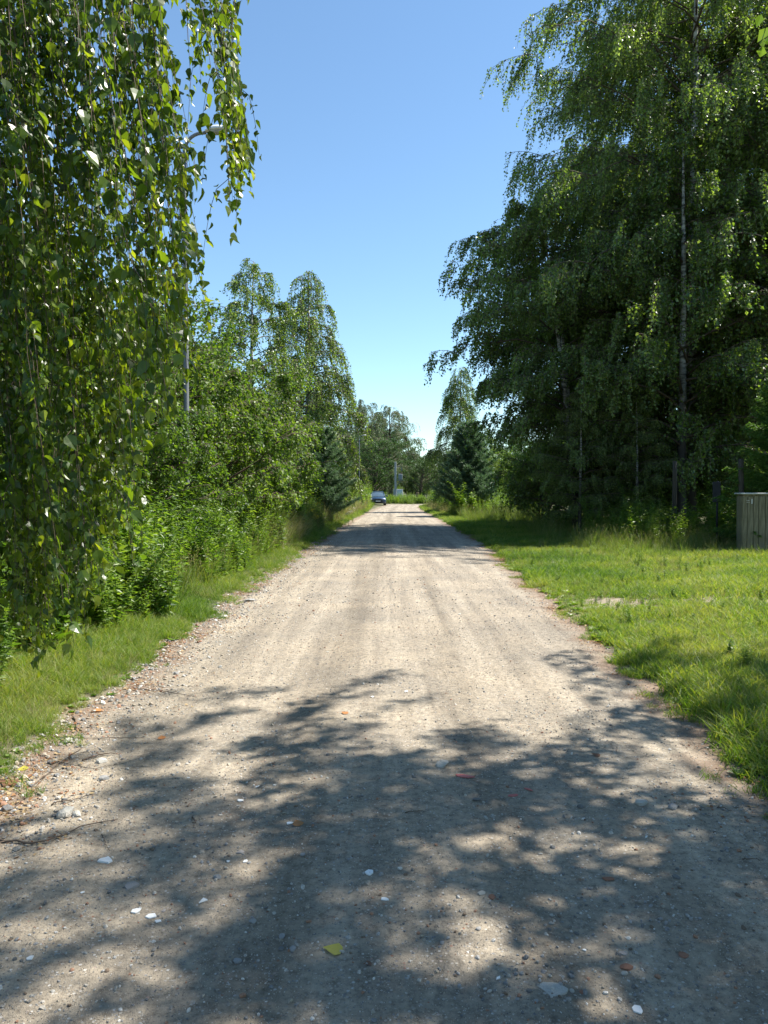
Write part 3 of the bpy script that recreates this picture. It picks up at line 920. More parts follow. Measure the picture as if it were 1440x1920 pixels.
# ------------------------------------------------------------------ scattered small plants: geometry-node instances
def scatter(name, pts, rots, scl, idx, meshes, label, cat):
    n = len(pts)
    me = bpy.data.meshes.new(name + '_points')
    me.vertices.add(n)
    me.vertices.foreach_set('co', np.asarray(pts, dtype=np.float32).ravel())
    a = me.attributes.new('rot', 'FLOAT_VECTOR', 'POINT'); a.data.foreach_set('vector', np.asarray(rots, dtype=np.float32).ravel())
    a = me.attributes.new('scl', 'FLOAT', 'POINT'); a.data.foreach_set('value', np.asarray(scl, dtype=np.float32))
    a = me.attributes.new('idx', 'INT', 'POINT'); a.data.foreach_set('value', np.asarray(idx, dtype=np.int32))
    o = obj(name, me)
    tag(o, label, cat, kind='stuff')
    ng = bpy.data.node_groups.new(name, 'GeometryNodeTree')
    ng.interface.new_socket('Geometry', in_out='INPUT', socket_type='NodeSocketGeometry')
    ng.interface.new_socket('Geometry', in_out='OUTPUT', socket_type='NodeSocketGeometry')
    N_ = ng.nodes; Lk = ng.links
    gi = N_.new('NodeGroupInput'); go = N_.new('NodeGroupOutput')
    iop = N_.new('GeometryNodeInstanceOnPoints')
    g2i = N_.new('GeometryNodeGeometryToInstance')
    for ms in reversed(meshes):          # Geometry to Instance lists later links first
        so = bpy.data.objects.new(name + '_piece', ms)
        oi = N_.new('GeometryNodeObjectInfo'); oi.inputs['Object'].default_value = so
        Lk.new(oi.outputs['Geometry'], g2i.inputs[0])
    def named(nm, ty):
        q = N_.new('GeometryNodeInputNamedAttribute'); q.data_type = ty; q.inputs['Name'].default_value = nm
        return q.outputs['Attribute']
    Lk.new(gi.outputs[0], iop.inputs['Points'])
    Lk.new(g2i.outputs[0], iop.inputs['Instance'])
    iop.inputs['Pick Instance'].default_value = True
    Lk.new(named('idx', 'INT'), iop.inputs['Instance Index'])
    e2r = N_.new('FunctionNodeEulerToRotation'); Lk.new(named('rot', 'FLOAT_VECTOR'), e2r.inputs[0])
    Lk.new(e2r.outputs[0], iop.inputs['Rotation'])
    Lk.new(named('scl', 'FLOAT'), iop.inputs['Scale'])
    Lk.new(iop.outputs[0], go.inputs[0])
    md = o.modifiers.new('scatter', 'NODES'); md.node_group = ng
    return o


def blades_mesh(seed, n, rad_, h, w, mat, bend=.4, spreadz=.35, seg=3):
    rng = np.random.default_rng(seed)
    mb = MB()
    r = rad_ * np.sqrt(rng.uniform(0, 1, n)); a = rng.uniform(0, 2 * PI, n)
    base = np.stack([r * np.cos(a), r * np.sin(a), np.full(n, -.01)], -1)
    hh = h * rng.uniform(.45, 1.15, n)
    az = rng.uniform(0, 2 * PI, n); le = rng.uniform(0.02, spreadz, n) * hh; bd = rng.uniform(.1, bend, n) * hh
    hd = np.stack([np.cos(az), np.sin(az), 0 * az], -1)
    fa = rng.uniform(0, 2 * PI, n)
    sd = np.stack([np.cos(fa), np.sin(fa), 0 * fa], -1)
    t = np.linspace(0, 1, seg + 1)
    C = base[:, None] + hd[:, None] * (le[:, None] * t + bd[:, None] * t ** 2.5)[..., None] + np.array([0, 0, 1.]) * (hh[:, None] * (t - .25 * (bd / hh)[:, None] * t ** 2))[..., None]
    ww = w * (1 - t[:-1] ** 1.5 * .75)
    Lv = C[:, :-1] - sd[:, None] * ww[None, :, None]; Rv = C[:, :-1] + sd[:, None] * ww[None, :, None]
    V = np.concatenate([np.stack([Lv, Rv], 2).reshape(n, -1, 3), C[:, -1:]], 1)
    k = V.shape[1]
    T = []
    for s in range(seg - 1):
        T += [[2 * s, 2 * s + 1, 2 * s + 3], [2 * s, 2 * s + 3, 2 * s + 2]]
    T.append([2 * seg - 2, 2 * seg - 1, k - 1])
    T = (np.array(T)[None] + (np.arange(n) * k)[:, None, None]).reshape(-1, 3)
    mb.add(V.reshape(-1, 3), T)
    return mb, C


def tall_grass(seed, n, h, dry=.2):
    mb, C = blades_mesh(seed, n, .10, h, .0035, None, .5, .3)
    rng = np.random.default_rng(seed + 1)
    mb2, C2 = blades_mesh(seed + 2, max(n // 9, 3), .08, h * 1.35, .0016, None, .25, .25)
    mb.add(mb2.V[0], mb2.T[0], 1)
    tips = C2[:, -1]
    P = np.repeat(tips, 7, 0) + rng.normal(0, .006, (len(tips) * 7, 3)) - np.array([0, 0, 1.]) * rng.uniform(0, .08, (len(tips) * 7, 1))
    leaves(mb, P, rnd_unit(rng, len(P)) * .5 + np.array([0, 0, 1.]), rnd_unit(rng, len(P)), .022, LEAF_LANCE, 1.6, 1)
    return mb.mesh('tall_grass', [M['grass_tall'], M['dry']])


def weed(seed, h, nst, nl, ls, tpl, mat, wid=1.0, flower=None, up=.2):
    rng = np.random.default_rng(seed)
    mb = MB()
    for s in range(nst):
        a = rng.uniform(0, 2 * PI); hh = h * rng.uniform(.6, 1.1); t = np.linspace(0, 1, 6)
        le = rng.uniform(.02, .30) * hh
        Q = np.stack([np.cos(a) * le * t ** 1.5 + rng.normal(0, .04), np.sin(a) * le * t ** 1.5 + rng.normal(0, .04), hh * t], -1)
        tubes(mb, Q, np.linspace(.004, .0015, 6), 3, 0)
        f = np.linspace(.08, .99, nl) * 5
        i0 = np.minimum(f.astype(int), 4); fr = (f - i0)[:, None]
        P = Q[i0] * (1 - fr) + Q[i0 + 1] * fr
        az = np.arange(nl) * 2.4 + rng.uniform(0, .5, nl)
        D = np.stack([np.cos(az), np.sin(az), np.full(nl, up) + rng.uniform(-.5, .4, nl)], -1)
        N = np.array([0, 0, 1.]) + rnd_unit(rng, nl) * .4
        sz = ls * (1.1 - .6 * f / 5) * rng.uniform(.7, 1.2, nl)
        leaves(mb, P, D, N, sz, tpl, wid)
        if flower:
            k = 40
            FP = Q[-1] + rng.normal(0, 1, (k, 3)) * np.array([.05, .05, .03])
            leaves(mb, FP, rnd_unit(rng, k), rnd_unit(rng, k) + np.array([0, 0, 1.]), .022, LEAF_KITE, 1.4, 1)
    return mb.mesh('weed', [M[mat], M[flower] if flower else M[mat]])


def rosette(seed, nl, ls, wid=1.3):
    rng = np.random.default_rng(seed)
    mb = MB()
    az = np.arange(nl) * 2.4
    D = np.stack([np.cos(az), np.sin(az), rng.uniform(.1, .6, nl)], -1)
    leaves(mb, np.zeros((nl, 3)) + np.array([0, 0, .005]), D, np.array([0, 0, 1.]) + rnd_unit(rng, nl) * .25, ls * rng.uniform(.6, 1.1, nl), LEAF_BIRCH, wid)
    return mb.mesh('rosette', M['weed'])


lawn = [blades_mesh(100 + i, 46, .11, [.07, .10, .13, .10][i], .0032, None, .9, .7)[0].mesh('lawn_tuft', M['grass']) for i in range(4)]
verge = [blades_mesh(110 + i, 42, .12, [.18, .26, .34][i], .0036, None, 1.0, .6)[0].mesh('verge_tuft', M['grass']) for i in range(3)]
tall = [tall_grass(120 + i, 36, [.38, .5, .65][i]) for i in range(3)]
drytuft = [blades_mesh(130 + i, 30, .12, [.4, .7][i], .0028, None, .7, .4)[0].mesh('dry_tuft', M['dry']) for i in range(2)]
weeds = [weed(140, .9, 7, 30, .13, LEAF_LANCE, 'weed', 1.5), weed(141, .75, 6, 20, .15, LEAF_BIRCH, 'weed', .8), weed(142, 1.15, 7, 34, .12, LEAF_LANCE, 'weed', 1.2),
         weed(143, .5, 7, 20, .10, LEAF_KITE, 'weed', .9)]
yel = weed(144, 1.15, 6, 30, .09, LEAF_LANCE, 'weed', 1.2, 'yellow')
whi = weed(145, .8, 3, 10, .08, LEAF_LANCE, 'weed', 1.2, 'white_fl')
ros = [rosette(150, 9, .10), rosette(151, 7, .13, 1.0), rosette(152, 12, .06, 1.2)]

rng = np.random.default_rng(5)


def fill(x0, x1, y0, y1, n, w=None):
    x = rng.uniform(x0, x1, n); y = rng.uniform(y0, y1, n)
    if w is not None:
        k = rng.uniform(size=n) < w(x, y); x, y = x[k], y[k]
    return x, y


def pts3(x, y, dz=0): return np.stack([x, y, gz(x, y) + dz], -1)
def rots(n, tilt=.12): return np.stack([rng.normal(0, tilt, n), rng.normal(0, tilt, n), rng.uniform(0, 2 * PI, n)], -1)


def inview(x, y): return (np.abs(x) < y * .56 + 1.3)


def cat_xy(l): return np.concatenate([a for a, b in l]), np.concatenate([b for a, b in l])


# the wood and thicket that closes the view behind the single trees
def merged(ms, name):
    mb = MB()
    for k in (0, 2):
        me = ms[k]
        co = np.empty(len(me.vertices) * 3, dtype=np.float32); me.vertices.foreach_get('co', co)
        tv = np.empty(len(me.loops), dtype=np.int32); me.loops.foreach_get('vertex_index', tv)
        mb.add(co.reshape(-1, 3), tv.reshape(-1, 3), 0 if k == 0 else 1)
    return mb.mesh(name, [ms[0].materials[0], ms[2].materials[0]])


def fl(x0, x1, y0, y1, n): return rng.uniform(x0, x1, n), rng.uniform(y0, y1, n)
LW = [fl(-45, 60, 146, 170, 100), fl(26, 46, 34, 100, 50), fl(-46, -11, 30, 110, 60), fl(-24, -12, 16, 30, 12)]
LOW = [fl(13, 26, 32, 60, 26), fl(8, 20, 60, 100, 26), fl(16, 24, 22, 32, 7)]
x, y = cat_xy(LW)
xl, yl = cat_xy(LOW)
nw = len(x); x = np.concatenate([x, xl]); y = np.concatenate([y, yl])
kind_ = np.where(np.arange(len(x)) < nw, rng.integers(0, 3, len(x)), rng.integers(0, 2, len(x)) * 2)
scatter('far_wood', np.stack([x, y, gz(x, y) - .05], -1), rots(len(x), .03), rng.uniform(.7, 1.25, len(x)) * np.where(y > 120, 1.25, .9) * np.where(np.arange(len(x)) < nw, 1, .6), kind_,
        [merged(bush, 'thicket'), merged(dark, 'thicket'), merged(bush2, 'thicket')], 'wood and thicket closing the view behind the single trees', 'wood')

# lawn on the right, short grass at both road edges
def wl(x, y):
    d = edge_dist(x, y)
    return (d > .03 + .10 * np.clip(fbm(x, y, 3, 1), -1, 1) ** 2) * inview(x, y) * np.clip(1.05 - 1.15 * bare_patch(x, y), .06, 1)


L1 = [fill(1.9, 7, 2.5, 8, 9500, wl), fill(2, 10, 8, 14, 11500, wl), fill(2.2, 13, 14, 24, 13000, wl), fill(2.6, 12, 24, 50, 12000, wl), fill(2.6, 12, 50, 90, 6500, wl)]
x, y = cat_xy(L1)
far = y > 24
scl = rng.uniform(.75, 1.25, len(x)) * np.where(far, 1.5, 1.0) * (1 + .35 * np.clip(fbm(x, y, .7, 3), -1, 1))
scatter('grass', pts3(x, y), rots(len(x)), scl, rng.integers(0, 4, len(x)), lawn, 'short bright green grass of the verge right of the road', 'grass')

wlft = lambda x, y: (edge_dist(x, y) > .02 + .12 * np.clip(fbm(x, y, 2.5, 7), -1, 1) ** 2) * inview(x, y)
L2 = [fill(-4.2, -1.9, 3, 10, 5600, wlft), fill(-5, -1.9, 10, 25, 5200, wlft), fill(-5, -1.2, 25, 90, 6000, wlft)]
x, y = cat_xy(L2)
d = edge_dist(x, y)
scl = rng.uniform(.6, 1.2, len(x)) * np.clip(.38 + d * .6, .35, .95) * np.where(y < 9, .78, 1) * np.where(y > 25, 1.4, 1)
scatter('grass', pts3(x, y), rots(len(x), .2), scl, rng.integers(0, 3, len(x)), verge, 'longer tangled grass of the verge left of the road', 'grass')

# tall grass: before the right-hand trees, and on the left bank
wt = lambda x, y: (edge_dist(x, y) > 1.1) * inview(x, y)
L3 = [fill(5.0, 13, 15.5, 21, 950, lambda x, y: wt(x, y) * np.clip((y - 15.2 + .5 * fbm(x, y, 1)) / 3, 0, 1)), fill(4.2, 9, 21, 36, 900, lambda x, y: wt(x, y) * .6 * (x > 4.8)),
      fill(3.8, 9, 36, 88, 1800, wt), fill(-5, -2.5, 9, 16, 1100, lambda x, y: edge_dist(x, y) > .55), fill(-6, -2.5, 16, 30, 2400, lambda x, y: edge_dist(x, y) > .5), fill(-7, -2.2, 30, 88, 2600, lambda x, y: edge_dist(x, y) > .8),
      fill(-5.5, -3.0, 5, 16, 500, wt), fill(-16, 26, 93.5, 106, 1600, None)]
x, y = cat_xy(L3)
scatter('tall_grass', pts3(x, y), rots(len(x), .15), rng.uniform(.6, 1.15, len(x)) * np.where(y > 35, 1.2, 1) * np.where((x > 3) & (y < 24), np.clip(.25 + (y - 15.5) * .16, .3, .95), 1), rng.integers(0, 3, len(x)), tall,
        'tall seeding grass standing along both verges', 'grass')
# dry straw-coloured grass
L4 = [fill(-4.4, -2.6, 17, 34, 800, lambda x, y: (edge_dist(x, y) > .45) * (fbm(x, y, .6, 4) > -.3)), fill(3.8, 6.5, 50, 80, 260, lambda x, y: edge_dist(x, y) > .6), fill(-4.6, -3.0, 5, 8, 60, wt),
      fill(6, 12, 16.5, 20, 15, wt), fill(-4.6, -1.6, 34, 80, 1100, lambda x, y: edge_dist(x, y) > .5)]
x, y = cat_xy(L4)
scatter('dry_grass', pts3(x, y), rots(len(x), .2), rng.uniform(.8, 1.4, len(x)) * np.where((x < 0) & (y > 17), 1.35, 1), rng.integers(0, 2, len(x)), drytuft, 'straw coloured dry grass among the weeds', 'grass')
# weeds on the left bank and beyond the road end
ww_ = lambda x, y: (edge_dist(x, y) > .55 + .5 * fbm(x, y, 1.1, 2) + rng.uniform(-.3, .5, len(x))) * inview(x, y)
L5 = [fill(-6.5, -2.8, 4.5, 9, 1300, lambda x, y: edge_dist(x, y) > .95 + .3 * fbm(x, y, 2, 5)), fill(-7.5, -2.6, 8.5, 16, 3000, ww_), fill(-7.5, -2.6, 16, 26, 2600, ww_), fill(-7, -2.4, 26, 40, 1700, ww_), fill(-7, -1.6, 40, 90, 2200, lambda x, y: edge_dist(x, y) > .9),
      fill(-24, 34, 94, 112, 4600, None), fill(4.6, 9, 44, 88, 1100, lambda x, y: edge_dist(x, y) > 1.2), fill(6, 14, 19.5, 24, 360, wt)]
x, y = cat_xy(L5)
scatter('weeds', pts3(x, y), rots(len(x), .12), rng.uniform(.55, 1.4, len(x)) * np.where((y < 9) & (x < 0), 1.15, 1) * (1 + .3 * np.clip(fbm(x, y, 1.3, 8), -1, 1)) * np.where(y > 92, .72, np.where(y > 40, 1.25, 1)) * np.where(x > 5, .8, 1) * np.clip(.5 + edge_dist(x, y) * .5, .5, 1.3), rng.integers(0, 4, len(x)), weeds,
        'leafy green weeds crowding the banks', 'weeds')
# broad-leaved rosettes at the road edges and in the lawn
yy = rng.uniform(3.2, 16, 520); side = rng.uniform(size=520) < .62
off = np.abs(rng.normal(.10, .10, 520))
xx = np.where(side, right_edge(yy) + off, left_edge(yy) - off)
x2, y2 = fill(2.3, 7, 4, 14, 520, lambda x, y: (edge_dist(x, y) > .2))
x, y = np.concatenate([xx, x2]), np.concatenate([yy, y2])
scatter('plantain', np.stack([x, y, surf(x, y)], -1), rots(len(x), .15), rng.uniform(.35, .8, len(x)) * np.where(x < 0, .7, 1), rng.integers(0, 3, len(x)), ros,
        'broad leaved plantain rosettes at the road edges', 'weeds')

x, y = fill(2.4, 9, 4.5, 19, 420, lambda x, y: (edge_dist(x, y) > .3) * inview(x, y))
scatter('clover', pts3(x, y), rots(len(x), .15), rng.uniform(.12, .30, len(x)), rng.integers(0, 4, len(x)), weeds, 'small leafy weeds growing in the lawn', 'weeds')

x, y = fill(2.2, 10, 4.0, 22, 2600, lambda x, y: (edge_dist(x, y) > .1) * inview(x, y) * (fbm(x, y, 1.5, 12) > 0))
x2, y2 = fill(-3.6, -2.0, 4.0, 20, 700, lambda x, y: (edge_dist(x, y) > .1))
x, y = np.concatenate([x, x2]), np.concatenate([y, y2])
scatter('dead_grass', pts3(x, y), rots(len(x), .3), rng.uniform(.16, .40, len(x)), rng.integers(0, 2, len(x)), drytuft, 'dead straw stalks among the short grass', 'grass')
yy = rng.uniform(3.2, 30, 1500); sd_ = rng.uniform(size=1500) < .5
of = rng.uniform(-.28, .08, 1500) * rng.uniform(0, 1, 1500)
x = np.where(sd_, left_edge(yy) - of, right_edge(yy) + of)
k = fbm(x, yy, 2.2, 3) > -.1
x, y = x[k], yy[k]
scatter('edge_tufts', np.stack([x, y, surf(x, y)], -1), rots(len(x), .25), rng.uniform(.25, .7, len(x)), rng.integers(0, 4, len(x)), lawn, 'sparse grass tufts straying onto the gravel', 'grass')

# countable flowering plants
for i, (px, py, Y, s) in enumerate([(577, 905, 27.0, 1.0), (570, 900, 29.0, .8), (588, 910, 24.5, .8)]):
    X = (px - CX) * Y / F
    o = obj('goldenrod', yel, None, (X, Y, float(gz(X, Y)) + .25 * (i == 0)))
    o.scale = (s, s, s * 1.25); o.rotation_euler = (0, 0, i)
    tag(o, ['yellow flowering goldenrod topping the weeds left of the road', 'pale goldenrod just behind the brightest yellow one', 'goldenrod lower down in front of the brightest yellow one'][i], 'flower')
for i, (px, Y) in enumerate([(655, 34), (663, 38)]):
    X = (px - CX) * Y / F
    o = obj('wild_carrot', whi, None, (X, Y, float(gz(X, Y))))
    tag(o, 'white flowered umbel plant on the verge', 'flower', 'white flowered plants in the verge')

# ------------------------------------------------------------------ stones and grit
def stone_mesh(seed, flat=.6, mat='stones', sub=2):
    import bmesh
    rng = np.random.default_rng(seed)
    bm = bmesh.new()
    bmesh.ops.create_icosphere(bm, subdivisions=sub, radius=.5)
    ax = rng.uniform(.65, 1.1, 3); ax[2] *= flat
    planes = [(Vector(rnd_unit(rng, 1)[0]), rng.uniform(.30, .44)) for _ in range(9)]
    for v in bm.verts:
        for nrm, dd in planes:
            e = v.co.dot(nrm) - dd
            if e > 0: v.co -= nrm * e
        v.co += Vector(rng.normal(0, .012, 3))
        v.co = Vector((v.co.x * ax[0], v.co.y * ax[1], v.co.z * ax[2]))
    me = bpy.data.meshes.new('stone')
    bm.to_mesh(me); bm.free()
    me.materials.append(M[mat])
    return me


def shard_mesh(seed, mat, n=6, thick=.10, curve=.0):
    rng = np.random.default_rng(seed)
    a = np.sort(rng.uniform(0, 2 * PI, n)); a = np.linspace(0, 2 * PI, n, endpoint=False) + rng.uniform(-.4, .4, n)
    r = .5 * rng.uniform(.62, 1.05, n)
    P = np.stack([r * np.cos(a), r * np.sin(a) * .85], -1)
    c = P.mean(0)
    def lift(q): return curve * (q[:, 0] ** 2) * -1
    tp = np.column_stack([P * .97, lift(P) + thick]); bt = np.column_stack([P, lift(P)])
    V = np.concatenate([tp, bt, [[c[0], c[1], thick + curve * .02]], [[c[0], c[1], 0]]])
    T = []
    for i in range(n):
        j = (i + 1) % n
        T += [[2 * n, i, j], [2 * n + 1, n + j, n + i], [i, n + i, n + j], [i, n + j, j]]
    return MB().add(V, T).mesh('shard', M[mat])


gr_m = [stone_mesh(200 + i, .62, 'stones', 1) for i in range(8)]
gt_m = [stone_mesh(220 + i, .7, 'sandgrit', 1) for i in range(5)]


def road_pts(n, ymin, ymax, power, wfn=None):
    u = rng.uniform(0, 1, n)
    y = ymin * (ymax / ymin) ** (u ** power)
    L = left_edge(y); R = right_edge(y)
    x = L + (R - L) * rng.uniform(-.03, 1.03, n)
    k = (np.abs(x) < y * .54 + .25)
    if wfn is not None: k &= rng.uniform(size=n) < wfn(x, y)
    return x[k], y[k]


def clump(x, y):
    c = (x - left_edge(y)) / (right_edge(y) - left_edge(y))
    base = .28 + .5 * np.clip(fbm(x, y, 1.7, 9), 0, 1.4)
    return np.clip(base + 1.3 * np.exp(-(c / .14) ** 2) + .25 * np.exp(-((c - 1) / .06) ** 2), 0, 1)


x, y = road_pts(75000, 2.0, 34, 1.1, clump)
s = np.clip(rng.lognormal(math.log(.0085), .48, len(x)), .0035, .030) * np.where(y > 9, 1.35, 1)
scatter('gravel', np.stack([x, y, surf(x, y) + s * .12], -1), rots(len(x), .5), s, rng.integers(0, 8, len(x)), gr_m, 'loose grey gravel scattered over the sandy road', 'gravel')
x, y = road_pts(170000, 2.0, 16, 1.3, lambda x, y: .6 + .5 * np.clip(fbm(x, y, 2.5, 3), 0, 1))
s = rng.uniform(.0025, .0062, len(x)) * np.where(y > 6, 1.4, 1)
scatter('grit', np.stack([x, y, surf(x, y) + s * .1], -1), rots(len(x), .6), s, rng.integers(0, 5, len(x)), gt_m, 'fine sandy grit on the road surface', 'grit')
# coarse rubble along the left edge
u = rng.uniform(3.2, 24, 7500)
xx = left_edge(u) + np.abs(rng.normal(0, .30, len(u))) - .08
k = (np.abs(xx) < u * .54 + .25)
x, y = xx[k], u[k]
s = np.clip(rng.lognormal(math.log(.017), .5, len(x)), .007, .06)
scatter('rubble', np.stack([x, y, surf(x, y) + s * .12], -1), rots(len(x), .4), s, rng.integers(0, 8, len(x)), gr_m, 'coarse pale rubble along the left edge of the road', 'gravel')

# dead leaves, catkins and needles at both edges
flake = []
for i in range(4):
    r_ = np.random.default_rng(300 + i); mb = MB()
    nfl = 16
    P = r_.normal(0, .05, (nfl, 3)) * np.array([1, 1, .03]) + np.array([0, 0, .004])
    D = rnd_unit(r_, nfl) * np.array([1, 1, .2])
    leaves(mb, P, D, np.array([0, 0, 1.]) + rnd_unit(r_, nfl) * .35, r_.uniform(.008, .026, nfl), LEAF_KITE, [1, .25, .5, 1.2][i])
    flake.append(mb.mesh('litter', M['litter']))
u = rng.uniform(3.0, 30, 5200); sd = rng.uniform(size=len(u)) < .5
o_ = np.abs(rng.normal(0, .17, len(u))) - .08
x = np.where(sd, left_edge(u) + o_ * 1.3, right_edge(u) - o_)
k = rng.uniform(size=len(u)) < np.clip(.35 + fbm(x, u, 1.4, 6), .1, 1)
x, y = x[k], u[k]
scatter('leaf_litter', np.stack([x, y, surf(x, y)], -1), rots(len(x), .1), rng.uniform(.7, 1.4, len(x)), rng.integers(0, 4, len(x)), flake, 'reddish brown leaf and catkin litter along the road edges', 'litter')

# individual stones and shards, placed where the photograph has them
SM = {}
def rock(kind, px, py, wpx, label, seed, cat='stone', flat=.6, n=6, rz=None, aspect=1.0, curve=0, name='stone'):
    X, Y = ground_pt(px, py)
    w = wpx * Y / F
    if kind == 'white_shard' or kind in ('grey_tile', 'red'):
        me = shard_mesh(seed, kind, n, .09 if kind != 'red' else .03, curve)
    else:
        me = stone_mesh(seed, flat, kind, 2)
    o = obj(name, me, None, (X, Y, float(surf(X, Y)) + (w * flat * .22 if kind not in ('white_shard', 'grey_tile', 'red') else .002)))
    o.scale = (w * 1.1, w * 1.1 * aspect, w * 1.1)
    r_ = np.random.default_rng(seed)
    o.rotation_euler = (r_.normal(0, .06), r_.normal(0, .06), rz if rz is not None else r_.uniform(0, 6))
    if label: tag(o, label, cat)
    return o


